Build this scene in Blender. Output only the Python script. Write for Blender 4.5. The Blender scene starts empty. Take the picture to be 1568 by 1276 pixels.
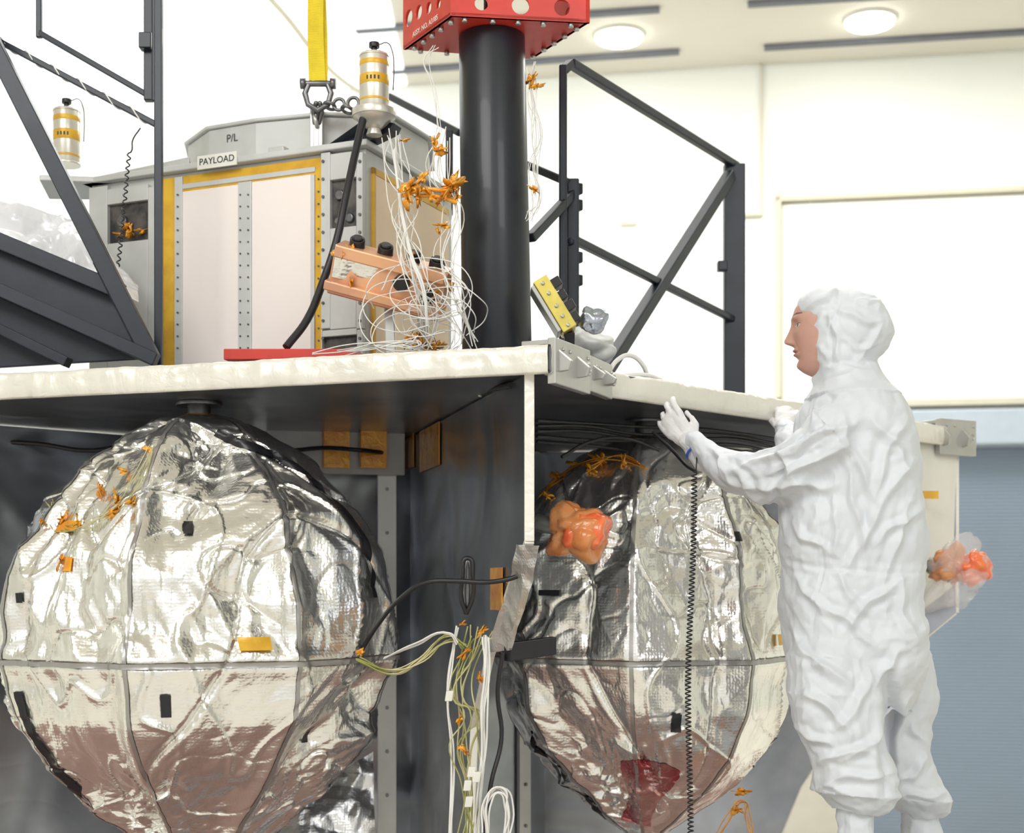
import bpy, bmesh, math, random
from mathutils import Vector, Matrix, noise
random.seed(7)
F=2178.0; CZ=2.5
def P(x,y,Y): return Vector(((x-784)/F*Y, Y, CZ+(900-y)/F*Y))
def V(*a): return Vector(a)
scene=bpy.context.scene
COL=scene.collection
# ---------------------------------------------------------------- materials
def mat(name,col,rough=0.5,metal=0.0,bump=None,var=0.0,vscale=6.0,col2=None,emit=None,trans=0.0,alpha=1.0,spec=0.5,coat=0.0,sss=0.0):
    m=bpy.data.materials.new(name); m.use_nodes=True
    nt=m.node_tree; b=nt.nodes['Principled BSDF']
    b.inputs['Base Color'].default_value=(*col,1)
    b.inputs['Roughness'].default_value=rough; b.inputs['Metallic'].default_value=metal
    b.inputs['Specular IOR Level'].default_value=spec
    b.inputs['Coat Weight'].default_value=coat
    if sss: 
        b.inputs['Subsurface Weight'].default_value=sss; b.inputs['Subsurface Radius'].default_value=(0.02,0.015,0.012); b.inputs['Subsurface Scale'].default_value=1.0
    if trans: b.inputs['Transmission Weight'].default_value=trans
    if alpha<1: b.inputs['Alpha'].default_value=alpha
    if emit: 
        b.inputs['Emission Color'].default_value=(*emit[0],1); b.inputs['Emission Strength'].default_value=emit[1]
    tc=nt.nodes.new('ShaderNodeTexCoord')
    if var or col2:
        n=nt.nodes.new('ShaderNodeTexNoise'); n.inputs['Scale'].default_value=vscale; n.inputs['Detail'].default_value=5
        nt.links.new(tc.outputs['Object'],n.inputs['Vector'])
        r=nt.nodes.new('ShaderNodeValToRGB')
        c2=col2 if col2 else tuple(max(0,c*(1-var)) for c in col)
        r.color_ramp.elements[0].position=0.38; r.color_ramp.elements[1].position=0.62
        r.color_ramp.elements[0].color=(*c2,1); r.color_ramp.elements[1].color=(*col,1)
        nt.links.new(n.outputs['Fac'],r.inputs['Fac']); nt.links.new(r.outputs['Color'],b.inputs['Base Color'])
    prev=None
    for (kind,scale,strength,dist) in (bump or []):
        if kind=='noise':
            t=nt.nodes.new('ShaderNodeTexNoise'); t.inputs['Scale'].default_value=scale; t.inputs['Detail'].default_value=6; t.inputs['Distortion'].default_value=0.6; out=t.outputs['Fac']
        elif kind=='soft':
            t=nt.nodes.new('ShaderNodeTexNoise'); t.inputs['Scale'].default_value=scale; t.inputs['Detail'].default_value=1; t.inputs['Distortion'].default_value=1.0; out=t.outputs['Fac']
        elif kind=='vor':
            t=nt.nodes.new('ShaderNodeTexVoronoi'); t.inputs['Scale'].default_value=scale; t.inputs['Randomness'].default_value=0.45; out=t.outputs['Distance']
        elif kind=='crump':
            t=nt.nodes.new('ShaderNodeTexNoise'); t.inputs['Scale'].default_value=scale; t.inputs['Detail'].default_value=3; t.inputs['Distortion'].default_value=1.0
            s=nt.nodes.new('ShaderNodeMath'); s.operation='SUBTRACT'; s.inputs[1].default_value=0.5
            a=nt.nodes.new('ShaderNodeMath'); a.operation='ABSOLUTE'
            nt.links.new(t.outputs['Fac'],s.inputs[0]); nt.links.new(s.outputs[0],a.inputs[0]); out=a.outputs[0]
        elif kind=='ribs':
            t=nt.nodes.new('ShaderNodeTexWave'); t.bands_direction='Z'; t.inputs['Scale'].default_value=scale; out=t.outputs['Fac']
        nt.links.new(tc.outputs['Object'],t.inputs['Vector'])
        bn=nt.nodes.new('ShaderNodeBump'); bn.inputs['Strength'].default_value=strength; bn.inputs['Distance'].default_value=dist
        nt.links.new(out,bn.inputs['Height'])
        if prev: nt.links.new(prev.outputs['Normal'],bn.inputs['Normal'])
        prev=bn
    if prev: nt.links.new(prev.outputs['Normal'],b.inputs['Normal'])
    return m
M_wall=mat('wall_paint',(0.82,0.84,0.79),0.7,bump=[('noise',3,0.1,0.01)],var=0.03,vscale=0.7)
M_ceil=mat('ceiling_paint',(0.74,0.71,0.63),0.8,var=0.05,vscale=0.8)
M_trim=mat('trim_paint',(0.62,0.58,0.46),0.6,var=0.05)
M_beige=mat('beige_wall_panel',(0.56,0.53,0.46),0.6,var=0.05)
M_doorp=mat('door_panel_paint',(0.82,0.845,0.77),0.55,bump=[('noise',4,0.1,0.01)])
M_blue=mat('rollup_bluegrey',(0.26,0.325,0.41),0.5,bump=[('ribs',9.0,0.7,0.03)],var=0.1,vscale=0.5)
M_blue2=mat('rollup_header',(0.42,0.49,0.56),0.5,var=0.05)
M_floor=mat('floor_epoxy',(0.84,0.80,0.72),0.4,var=0.10,vscale=1.0,bump=[('noise',8,0.1,0.01)])
M_reflslab=mat('reflection_slab_redbrown',(0.36,0.21,0.18),0.45,var=0.35,vscale=1.5)  # for the unseen slab that tints the tank reflections
M_slot=mat('dark_vent',(0.16,0.17,0.20),0.6,var=0.1)
M_lamp=mat('lamp_glow',(1,1,1),0.4,emit=((1,0.98,0.92),14))
M_ceilglow=mat('added_ceiling_glow',(0.9,0.92,0.95),0.6,emit=((0.93,0.97,1.0),0.85))  # glow added to whiten the left part of the ceiling
M_lamph=mat('lamp_housing',(0.85,0.85,0.82),0.4)
M_foil=mat('mli_foil',(0.89,0.88,0.845),0.25,0.96,bump=[('vor',110,0.22,0.0035),('noise',9,0.10,0.02),('crump',18,0.20,0.010)],var=0.05,vscale=3)
M_foilr=mat('loose_foil',(0.85,0.85,0.83),0.30,0.9,bump=[('vor',110,0.2,0.003),('crump',20,0.2,0.008)],var=0.05,vscale=3)
M_bag=mat('antistatic_bag',(0.42,0.46,0.52),0.22,0.8,bump=[('crump',10,0.3,0.01)])
M_foil2=mat('foil_tape_edge',(0.86,0.84,0.765),0.34,0.25,bump=[('crump',11,0.45,0.015),('crump',34,0.25,0.005)],var=0.04,vscale=8)
M_seam=mat('seam_tape',(0.42,0.41,0.40),0.38,0.8,bump=[('noise',60,0.3,0.003)])
M_black=mat('black_tape',(0.012,0.012,0.015),0.35,bump=[('noise',40,0.3,0.003)])
M_bmetal=mat('black_painted_steel',(0.011,0.017,0.030),0.40,0.05,bump=[('noise',60,0.12,0.002)],var=0.3,vscale=12,coat=0.04)
M_steel=mat('shackle_steel',(0.22,0.22,0.23),0.35,0.9,var=0.3,vscale=30)
M_column=mat('black_mast_coat',(0.008,0.011,0.018),0.40,0.0,bump=[('noise',25,0.06,0.002)],coat=0.12)
M_panel=mat('graphite_foil_panel',(0.46,0.49,0.54),0.27,0.88,bump=[('soft',1.8,0.55,0.08),('crump',2.2,0.12,0.02)],var=0.45,vscale=2.0)
M_under=mat('deck_underside',(0.30,0.31,0.34),0.30,0.8,bump=[('soft',2.0,0.4,0.05)],var=0.4,vscale=2.0)
M_alu=mat('machined_aluminium',(0.55,0.55,0.53),0.35,0.8,bump=[('noise',30,0.08,0.002)],var=0.12,vscale=5)
M_alud=mat('dull_aluminium',(0.62,0.63,0.62),0.5,0.25,var=0.10,vscale=7)
M_kap=mat('kapton_amber',(0.92,0.42,0.02),0.22,0.15,bump=[('crump',40,0.5,0.006)],col2=(0.72,0.26,0.01),vscale=18,coat=0.5)
M_tapey=mat('yellow_tape',(0.80,0.48,0.04),0.35,0.1,col2=(0.66,0.36,0.03),vscale=14,bump=[('noise',50,0.3,0.002)])
M_rad=mat('radiator_film',(0.93,0.85,0.82),0.4,0.05,var=0.03,vscale=3,bump=[('noise',10,0.06,0.004)])
M_peach=mat('peach_radiator',(0.90,0.70,0.50),0.3,0.15,var=0.10,vscale=4)
M_copper=mat('copper_box',(0.84,0.46,0.26),0.3,0.4,col2=(0.66,0.35,0.22),vscale=9)
M_red=mat('red_anodised',(0.62,0.045,0.03),0.38,0.1,var=0.15,vscale=9)
M_redrefl=mat('painted_red_reflection',(0.50,0.12,0.14),0.2,0.9,bump=[('crump',14,0.5,0.02)],col2=(0.66,0.46,0.43),vscale=6)  # red reflection put into the colour of a strip
M_yel=mat('yellow_webbing',(0.85,0.66,0.03),0.75,bump=[('ribs',60,0.4,0.002)],var=0.12,vscale=20)
M_gold=mat('gold_sensor_plate',(0.80,0.66,0.16),0.3,0.6,var=0.2,vscale=15)
M_silver=mat('canister_silver',(0.76,0.73,0.65),0.32,0.55,var=0.1)
M_wire=mat('white_wire',(0.80,0.79,0.76),0.45)
M_wirey=mat('green_yellow_wire',(0.30,0.32,0.07),0.45,col2=(0.60,0.55,0.3),vscale=8)
M_cable=mat('black_cable',(0.015,0.015,0.018),0.4)
M_suit=mat('cleanroom_fabric',(0.67,0.70,0.745),0.5,bump=[('crump',22,0.10,0.004),('noise',220,0.10,0.001)],sss=0.03)
M_glove=mat('glove_nitrile',(0.72,0.715,0.725),0.4,sss=0.04,bump=[('crump',60,0.3,0.003)])
M_skin=mat('skin',(0.55,0.31,0.245),0.5,sss=0.08,var=0.08,vscale=25)
M_lip=mat('lips',(0.42,0.16,0.14),0.45)
M_eyew=mat('eye_white',(0.58,0.52,0.49),0.3)
M_hair=mat('brow_hair',(0.16,0.09,0.06),0.7)
M_plast=mat('plastic_sheet',(0.76,0.77,0.80),0.22,0.0,bump=[('crump',10,0.3,0.02)],coat=0.4,sss=0.05)
M_clear=mat('clear_bag_film',(0.85,0.86,0.86),0.12,0.0,bump=[('crump',16,0.4,0.02)],alpha=0.30,coat=0.6)
M_orbag=mat('orange_bag',(0.88,0.11,0.03),0.25,0.0,col2=(0.92,0.26,0.08),vscale=12,bump=[('crump',18,0.35,0.015)],coat=0.6)
M_orfilm=mat('amber_film',(0.90,0.27,0.05),0.18,0.0,col2=(0.90,0.42,0.16),vscale=12,bump=[('crump',24,0.4,0.01)],coat=0.5,alpha=0.72)
M_label=mat('label_white',(0.82,0.81,0.74),0.5,var=0.05)
M_ink=mat('ink',(0.02,0.02,0.03),0.6)
M_hubwhite=mat('hub_strip',(0.60,0.61,0.59),0.35,0.4,var=0.1)
M_plat=mat('platform_steel',(0.45,0.47,0.5),0.4,0.7,var=0.1)
M_bluetag=mat('blue_strap',(0.03,0.10,0.55),0.5)
M_dark=mat('dark_recess',(0.03,0.03,0.035),0.5,0.3,col2=(0.12,0.11,0.1),vscale=20)
# ---------------------------------------------------------------- builder
def frame(d):
    d=d.normalized(); up=V(0,0,1) if abs(d.z)<0.95 else V(0,1,0)
    a=d.cross(up).normalized(); b=a.cross(d).normalized(); return a,b
class MB:
    def __init__(s): s.v=[];s.f=[];s.m=[];s.s=[]
    def add(s,vs,fs,mi=0,sm=False):
        o=len(s.v); s.v+=[tuple(v) for v in vs]
        for f in fs: s.f.append(tuple(i+o for i in f)); s.m.append(mi); s.s.append(sm)
    def box(s,c,a,b,d,mi=0):
        c=Vector(c);a=Vector(a);b=Vector(b);d=Vector(d)
        vs=[c+sx*a+sy*b+sz*d for sx in(-1,1) for sy in(-1,1) for sz in(-1,1)]
        fs=[(0,1,3,2),(4,6,7,5),(0,4,5,1),(2,3,7,6),(0,2,6,4),(1,5,7,3)]
        if a.cross(b).dot(d)<0: fs=[f[::-1] for f in fs]
        s.add(vs,fs,mi)
    def bar(s,p,q,w,h=None,mi=0):
        h=h or w; p=Vector(p);q=Vector(q); a,b=frame(q-p)
        s.box((p+q)/2,(q-p)/2,a*w/2,b*h/2,mi)
    def loft(s,rings,mi=0,sm=True,cap=True):
        n=len(rings[0]); vs=[v for r in rings for v in r]; fs=[]
        for i in range(len(rings)-1):
            for j in range(n):
                k=(j+1)%n; fs.append((i*n+j,i*n+k,(i+1)*n+k,(i+1)*n+j))
        if cap:
            fs.append(tuple(range(n))[::-1]); fs.append(tuple((len(rings)-1)*n+j for j in range(n)))
        s.add(vs,fs,mi,sm)
    def cyl(s,p,q,r1,r2=None,n=32,mi=0,sm=True):
        r2=r1 if r2 is None else r2; p=Vector(p);q=Vector(q); a,b=frame(q-p)
        R=[]
        for c,r in((p,r1),(q,r2)): R.append([c+r*(math.cos(t*2*math.pi/n)*a+math.sin(t*2*math.pi/n)*b) for t in range(n)])
        s.loft(R,mi,sm); s.s[-1]=False; s.s[-2]=False
    def tube(s,pts,rad,n=14,mi=0,flat=1.0,fdir=None):
        pts=[Vector(p) for p in pts]
        if not isinstance(rad,(list,tuple)): rad=[rad]*len(pts)
        R=[];a=None
        P2=[];R2=[]
        d0=(pts[0]-pts[1]).normalized(); d1=(pts[-1]-pts[-2]).normalized()
        for k in (0.98,0.7,0.35): P2.append(pts[0]+d0*rad[0]*k); R2.append(rad[0]*math.sqrt(1-k*k))
        for p,r in zip(pts,rad): P2.append(p);R2.append(r)
        for k in (0.35,0.7,0.98): P2.append(pts[-1]+d1*rad[-1]*k); R2.append(rad[-1]*math.sqrt(1-k*k))
        for i,p in enumerate(P2):
            d=(P2[min(i+1,len(P2)-1)]-P2[max(i-1,0)]).normalized()
            if a is None: a,_=frame(d) 
            if fdir is not None: a=Vector(fdir)
            a=(a-d*a.dot(d)).normalized(); b=d.cross(a)
            R.append([p+R2[i]*(math.cos(t*2*math.pi/n)*a+flat*math.sin(t*2*math.pi/n)*b) for t in range(n)])
        s.loft(R,mi,True)
    def ell(s,c,r,M=None,mi=0,n=20):
        c=Vector(c)
        R=[]
        for i in range(1,n):
            ph=math.pi*i/n
            R.append([V(math.sin(ph)*math.cos(2*math.pi*j/n)*r[0],math.sin(ph)*math.sin(2*math.pi*j/n)*r[1],-math.cos(ph)*r[2]) for j in range(n)])
        R=[[c+(M@v if M else v) for v in q] for q in R]
        s.loft(R,mi,True)
    def prism(s,poly,e,mi=0):
        poly=[Vector(p) for p in poly];e=Vector(e);n=len(poly)
        nrm=V(0,0,0)
        for i in range(n): nrm+=(poly[i]-poly[0]).cross(poly[(i+1)%n]-poly[0])
        if nrm.dot(e)<0: poly=poly[::-1]
        vs=poly+[p+e for p in poly]
        fs=[tuple(range(n))[::-1],tuple(range(n,2*n))]+[(i,(i+1)%n,(i+1)%n+n,i+n) for i in range(n)]
        s.add(vs,fs,mi)
    def torus(s,c,ax,R,r,n=28,m=10,mi=0):
        c=Vector(c); a,b=frame(Vector(ax)) 
        pts=[c+R*(math.cos(2*math.pi*i/n)*a+math.sin(2*math.pi*i/n)*b) for i in range(n)]
        vs=[];fs=[]; z=Vector(ax).normalized()
        for p in pts:
            o=(p-c).normalized()
            for j in range(m): vs.append(p+r*(math.cos(2*math.pi*j/m)*o+math.sin(2*math.pi*j/m)*z))
        for i in range(n):
            for j in range(m): fs.append((i*m+j,i*m+(j+1)%m,((i+1)%n)*m+(j+1)%m,((i+1)%n)*m+j))
        s.add(vs,fs,mi,True)
    def obj(s,name,mats,parent=None,bevel=0.0,seg=2):
        me=bpy.data.meshes.new(name); me.from_pydata(s.v,[],s.f)
        for m in (mats if isinstance(mats,(list,tuple)) else [mats]): me.materials.append(m)
        me.polygons.foreach_set('material_index',s.m); me.polygons.foreach_set('use_smooth',s.s); me.update()
        if len(s.f)<70000:
            bm=bmesh.new(); bm.from_mesh(me); bmesh.ops.recalc_face_normals(bm,faces=bm.faces); bm.to_mesh(me); bm.free()
        o=bpy.data.objects.new(name,me); COL.objects.link(o)
        if parent: o.parent=parent
        if bevel:
            b=o.modifiers.new('bevel','BEVEL'); b.width=bevel; b.segments=seg; b.limit_method='ANGLE'; b.angle_limit=math.radians(40)
        return o
def empty(name):
    e=bpy.data.objects.new(name,None); COL.objects.link(e); e.empty_display_size=0.1; return e
def wires(name,splines,r,m,parent=None,res=6):
    cu=bpy.data.curves.new(name,'CURVE'); cu.dimensions='3D'; cu.bevel_depth=r; cu.bevel_resolution=3; cu.resolution_u=res; cu.use_fill_caps=True
    for pts in splines:
        sp=cu.splines.new('BEZIER'); sp.bezier_points.add(len(pts)-1)
        for bp,p in zip(sp.bezier_points,pts):
            bp.co=p; bp.handle_left_type='AUTO'; bp.handle_right_type='AUTO'
    cu.materials.append(m)
    o=bpy.data.objects.new(name,cu); COL.objects.link(o)
    if parent: o.parent=parent
    return o
def text(name,body,size,origin,right,up,m,parent,ext=0.0004,align='CENTER'):
    cu=bpy.data.curves.new(name,'FONT'); cu.body=body; cu.size=size; cu.extrude=ext; cu.align_x=align; cu.align_y='CENTER'; cu.materials.append(m)
    o=bpy.data.objects.new(name,cu); COL.objects.link(o)
    r=right.normalized(); u=(up-r*up.dot(r)).normalized(); n=r.cross(u)
    Mx=Matrix((r,u,n)).transposed().to_4x4(); Mx.translation=origin; 
    o.parent=parent; o.matrix_world=Mx; return o
def rn(p,f,seed=0.0):
    return noise.noise(V(p[0]*f+seed,p[1]*f-seed*0.7,p[2]*f+seed*1.3))
def ridg(p,f,seed=0.0): return abs(rn(p,f,seed))
ROT=[Matrix.Rotation(0.7,3,V(1,2,0.5).normalized()),Matrix.Rotation(1.9,3,V(-1,0.4,1).normalized()),Matrix.Rotation(2.6,3,V(0.3,-1,0.8).normalized())]
cell=noise.cell
def pl(p,f,seed=0.0,ro=0):
    """piecewise linear (faceted) lattice noise, 0..1"""
    q=(ROT[ro]@Vector(p))*f+V(seed*3.1,seed*1.7,-seed*2.3)
    i=[math.floor(c) for c in q]; fr=[c-k for c,k in zip(q,i)]
    od=sorted((0,1,2),key=lambda k:-fr[k]); a,b_,c=(fr[k] for k in od)
    pos=[i[0]+0.5,i[1]+0.5,i[2]+0.5]
    v=cell(V(*pos))*(1-a); pos[od[0]]+=1; v+=cell(V(*pos))*(a-b_); pos[od[1]]+=1; v+=cell(V(*pos))*(b_-c); pos[od[2]]+=1; v+=cell(V(*pos))*c
    return v
def remesh(mb,name,voxel,mats,parent,smooth=4,disp=None,post=0):
    o=mb.obj(name+'_src',mats)
    r=o.modifiers.new('r','REMESH'); r.mode='VOXEL'; r.voxel_size=voxel; r.use_smooth_shade=True
    if smooth:
        sm=o.modifiers.new('s','SMOOTH'); sm.factor=0.5; sm.iterations=smooth
    bpy.context.view_layer.update()
    dg=bpy.context.evaluated_depsgraph_get()
    me=bpy.data.meshes.new_from_object(o.evaluated_get(dg)); me.name=name
    bpy.data.objects.remove(o)
    if disp:
        ns=[v.normal.copy() for v in me.vertices]
        for v,n in zip(me.vertices,ns): v.co=v.co+n*disp(v.co,n)
    for p in me.polygons: p.use_smooth=True
    me.update()
    ob=bpy.data.objects.new(name,me); COL.objects.link(ob)
    if parent: ob.parent=parent
    if post:
        sm=ob.modifiers.new('s','SMOOTH'); sm.factor=0.5; sm.iterations=post
    return ob
def blob(mb,c,r,amp,f,seed,mi=0,n=40,M=None,ext=None,facet=False):
    c=Vector(c);R=[]
    for i in range(1,n):
        ph=math.pi*i/n; row=[]
        for j in range(n):
            th=2*math.pi*j/n
            d=V(math.sin(ph)*math.cos(th),math.sin(ph)*math.sin(th),-math.cos(ph))
            if facet: k=1+amp*(pl(d,f,seed,0)-0.5+0.45*(pl(d,f*2.1,seed+3,1)-0.5))
            else: k=1+amp*(0.35-1.6*ridg(d,f,seed)-0.8*ridg(d,f*2.3,seed+3))
            if ext: k+=ext(d)
            v=V(d.x*r[0]*k,d.y*r[1]*k,d.z*r[2]*k)
            row.append(c+(M@v if M else v))
        R.append(row)
    mb.loft(R,mi,True)
def interp(pr,z):
    if z<=pr[0][0]: return pr[0][1]
    for (z0,r0),(z1,r1) in zip(pr,pr[1:]):
        if z<=z1:
            t=(z-z0)/(z1-z0); return r0+(r1-r0)*t
    return pr[-1][1]
# ---------------------------------------------------------------- room
def WY(X): return 14.53-0.1605*X
def wp(px,py,off=0.0):
    k=(px-784)/F; Y=14.53/(1+0.1605*k); return V(k*Y,Y-off,CZ+(900-py)/F*Y)
ZC=7.7
wd=V(1,-0.1605,0).normalized(); wn=V(-0.1605,-1,0).normalized()
b=MB(); b.prism([V(-9,WY(-9),0),V(9,WY(9),0),V(9,WY(9),ZC),V(-9,WY(-9),ZC)],-wn*0.3); b.obj('wall_back',M_wall)
b=MB(); b.prism([V(-9,-7,-0.1),V(9,-7,-0.1),V(9,WY(9),-0.1),V(-9,WY(-9),-0.1)],V(0,0,0.1)); b.obj('floor',M_floor)
b=MB(); b.prism([V(-4,2.75,0),V(3,2.75,0),V(3,7.5,0),V(-4,7.5,0)],V(0,0,0.012)); b.obj('added_reflection_slab',M_reflslab)  # unseen slab, added so the lower tank foil mirrors red-brown
b=MB(); b.prism([V(-9,-7,ZC),V(9,-7,ZC),V(9,WY(9),ZC),V(-9,WY(-9),ZC)],V(0,0,0.15)); b.obj('ceiling',M_ceil)
b=MB(); b.prism([V(-9,-7,0),V(-9,WY(-9),0),V(-9,WY(-9),ZC),V(-9,-7,ZC)],V(-0.2,0,0)); b.obj('wall_left',M_wall)
b=MB(); b.prism([V(9,-7,0),V(9,WY(9),0),V(9,WY(9),ZC),V(9,-7,ZC)],V(0.2,0,0)); b.obj('wall_right',M_wall)
def wbox(mb,x0,y0,x1,y1,t,mi=0):
    a=wp(x0,y0);c=wp(x1,y0);z0=wp((x0+x1)/2,y1).z;z1=wp((x0+x1)/2,y0).z
    mb.prism([V(a.x,a.y,z0),V(c.x,c.y,z0),V(c.x,c.y,z1),V(a.x,a.y,z1)],wn*t,mi)
d=empty('door_1'); b=MB(); wbox(b,1197,300,1900,612,0.05,0)
for i in range(14): wbox(b,1240+i*48,310,1241.5+i*48,604,0.056,1)
b.obj('panel',[M_doorp,M_wall],d)
b=MB(); wbox(b,1188,296,1196,612,0.12); wbox(b,1188,290,1900,298,0.12); b.obj('frame',M_trim,d,0.01)
d=empty('door_2'); b=MB(); wbox(b,1300,684,1900,1292,0.06,0); b.obj('rollup_curtain',M_blue,d)
b=MB(); wbox(b,1290,630,1900,684,0.3,0); b.obj('header_box',M_blue2,d,0.02)
b=MB(); wbox(b,200,684,1298,1290,0.05); b.obj('trim_3',M_beige)
b=MB()
wbox(b,1180,612,1900,622,0.15); wbox(b,1164,95,1167,332,0.05); wbox(b,1120,328,1168,333,0.06)
b.obj('trim_1',M_trim,None,0.005)
b=MB(); wbox(b,950,340,975,346,0.04); b.obj('wall_sign',M_trim,None,0.004)
def cp(px,py,dz=0): 
    Y=(ZC-CZ)*F/(900-py); return V((px-784)/F*Y,Y,ZC+dz)
b=MB(); 
for i in range(3):
    x0=-6.6+i*1.85; b.prism([V(x0,9.5,ZC),V(x0+1.82,9.5,ZC),V(x0+1.82,WY(x0+1.82)-0.05,ZC),V(x0,WY(x0)-0.05,ZC)],V(0,0,-0.03))
b.obj('ceiling_glow_panels',M_ceilglow)  # glowing panels added to brighten the left ceiling, no real window
wires('trim_2',[[cp(405,-30,-0.1),cp(440,10,-0.1),cp(480,62,-0.1),cp(530,112,-0.1),cp(575,138,-0.1)]],0.025,M_trim)
def vent(mb,x0,y0,x1,y1,w=0.09):
    p=cp(x0,y0);q=cp(x1,y1); dd=(q-p).normalized(); s=V(-dd.y,dd.x,0)*w/2
    mb.prism([p-s,q-s,q+s,p+s],V(0,0,-0.04))
b=MB(); vent(b,545,43,1010,11); vent(b,600,106,1040,76); vent(b,1170,70,1600,44); vent(b,1145,3,1600,-25); b.obj('ceiling_vent_slots',M_slot,None,0.005)
for i,(x,y,w) in enumerate([(948,52,0.22),(1332,28,0.22)]):
    c=cp(x,y); e=empty('ceiling_light'); b=MB()
    b.cyl(c,c+V(0,0,-0.03),w*1.1,w*1.05,mi=0); b.cyl(c+V(0,0,-0.03),c+V(0,0,-0.06),w,w*0.95,mi=1); b.obj('lamp',[M_lamph,M_lamp],e,0.01)
# ---------------------------------------------------------------- spacecraft bus
bus=empty('spacecraft_bus')
ZT=3.12; ZB=3.06
A=V(0.094,3.65,0);B=V(0.265,4.09,0);CR=V(1.798,5.627,0);CL=V(-2.29,4.41,0);CEN=V(-0.55,5.96,0)
hexp=[A,B,CR,V(1.2,7.6,0),V(-1.2,8.3,0),V(-2.85,6.5,0),CL]
b=MB(); b.prism([p+V(0,0,ZB) for p in hexp],V(0,0,ZT-ZB)); b.obj('deck_panel',M_under,bus)
def edge_strip(p,q,name):
    n=400; d=(q-p); dn=d.normalized(); out=V(-dn.y,dn.x,0); R=[]
    for i in range(n+1):
        c=p+d*i/n; row=[]
        for (o,z) in [(-0.05,ZT+0.002),(-0.03,ZT+0.005),(-0.008,ZT+0.006),(0.004,ZT+0.003),(0.008,ZT-0.008),(0.009,ZT-0.02),(0.009,ZT-0.03),(0.009,ZT-0.042),(0.008,ZB-0.005),(0.002,ZB-0.010),(-0.01,ZB-0.010),(-0.03,ZB-0.004)]:
            x=c+out*o+V(0,0,z); k=0.007*pl(x,13,2,0)+0.004*pl(x,38,5,1); row.append(x+out*k+V(0,0,k*0.2*(1 if z>ZT-0.02 else -1)))
        R.append(row)
    m=len(R[0]); b=MB(); vs=[v for r in R for v in r]
    b.add(vs,[(i*m+j,i*m+j+1,(i+1)*m+j+1,(i+1)*m+j) for i in range(n) for j in range(m-1)],0,True); b.obj(name,M_foil2,bus)
edge_strip(A,CL,'edge_foil_front'); edge_strip(B,A,'edge_foil_corner'); edge_strip(CR,B,'edge_foil_side')
def radial(S,name,pts,th=0.03,edge=True):
    d=(CEN-S); d.z=0; d.normalize(); s=V(-d.y,d.x,0)
    b=MB(); b.prism([S+d*t+V(0,0,z)-s*th/2 for t,z in pts],s*th,0)
    b.obj(name,M_panel,bus,0.002)
    if edge:
        b=MB()
        for (t0,z0),(t1,z1) in zip(pts[:-3],pts[1:-2]):
            b.bar(S+d*t0+V(0,0,z0),S+d*t1+V(0,0,z1),0.026,0.012)
        b.obj(name+'_edge_foil',M_foil2,bus,0.002)
S0=V(0.045,3.70,0)
radial(S0,'shear_panel_1',[(0,3.055),(0,2.62),(0.18,2.50),(0.43,2.30),(0.62,2.08),(0.8,1.2),(2.0,1.2),(2.0,3.055)],0.02)
radial(CR+V(-0.05,-0.02,0),'shear_panel_2',[(0,3.055),(0,2.40),(0.35,2.1),(0.6,1.7),(0.8,1.2),(2.0,1.2),(2.0,3.055)])
radial(CL,'shear_panel_3',[(0,3.055),(0,2.40),(0.35,2.1),(0.6,1.7),(0.8,1.2),(2.0,1.2),(2.0,3.055)])
b=MB(); hr=0.75
hub=[V(CEN.x+hr*math.cos(math.radians(a)),CEN.y+hr*math.sin(math.radians(a)),0.9) for a in range(7,367,45)]
b.prism(hub,V(0,0,3.055-0.9)); b.obj('central_hub',M_panel,bus,0.01)
b=MB()
for h in hub:
    dd=(h-CEN);dd.z=0;dd.normalize(); b.box(V(h.x,h.y,1.98)+dd*0.006,V(-dd.y,dd.x,0)*0.035,dd*0.008,V(0,0,1.07))
b.obj('hub_strips',M_hubwhite,bus,0.002)
b=MB()
for h in hub:
    dd=(h-CEN);dd.z=0;dd.normalize()
    for k in range(12): b.cyl(V(h.x,h.y,1.1+k*0.16)+dd*0.012,V(h.x,h.y,1.1+k*0.16)+dd*0.02,0.007,n=8)
b.obj('hub_bolts',M_steel,bus)
b=MB(); b.cyl(V(CEN.x,CEN.y,0.012),V(CEN.x,CEN.y,0.12),0.9,0.9,40); b.cyl(V(CEN.x,CEN.y,0.1),V(CEN.x,CEN.y,0.92),0.6,0.6,40); b.obj('assembly_pedestal',M_plat,bus,0.01)
def bracket(px0,py0,px1,py1,Y0,Y1,name):
    p=P(px0,py0,Y0);q=P(px1,py0,Y1); z1=P(px0,py0,Y0).z; z0=P(px0,py1,Y0).z
    b=MB(); d=(q-p);d.z=0; L=d.length; d.normalize(); o=V(d.y,-d.x,0)
    c=V((p.x+q.x)/2,(p.y+q.y)/2,0)
    b.box(c+V(0,0,(z0+z1)/2)+o*0.012,d*L/2,o*0.012,V(0,0,(z1-z0)/2))
    b.box(c+V(0,0,z1-0.01)-o*0.03,d*L*0.45,o*0.05,V(0,0,0.008))
    for k in (-0.42,0.1):
        b.prism([c+d*L*k+V(0,0,z1-0.008),c+d*L*k+V(0,0,z0+0.03),c+d*L*k+o*0.05+V(0,0,z0+0.035),c+d*L*k+o*0.06+V(0,0,(z0+z1)/2)],d*0.012)
    b.cyl(c+d*L*0.28+V(0,0,(z0+z1)/2),c+d*L*0.28+o*0.04+V(0,0,(z0+z1)/2),0.016)
    b.torus(c+d*L*0.28+o*0.04+V(0,0,(z0+z1)/2),o,0.014,0.004)
    for k in (-0.3,-0.1,0.42):
        b.cyl(c+d*L*k+o*0.02+V(0,0,z1-0.025),c+d*L*k+o*0.03+V(0,0,z1-0.025),0.006,n=6)
    b.obj(name,M_alu,bus,0.003)
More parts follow.
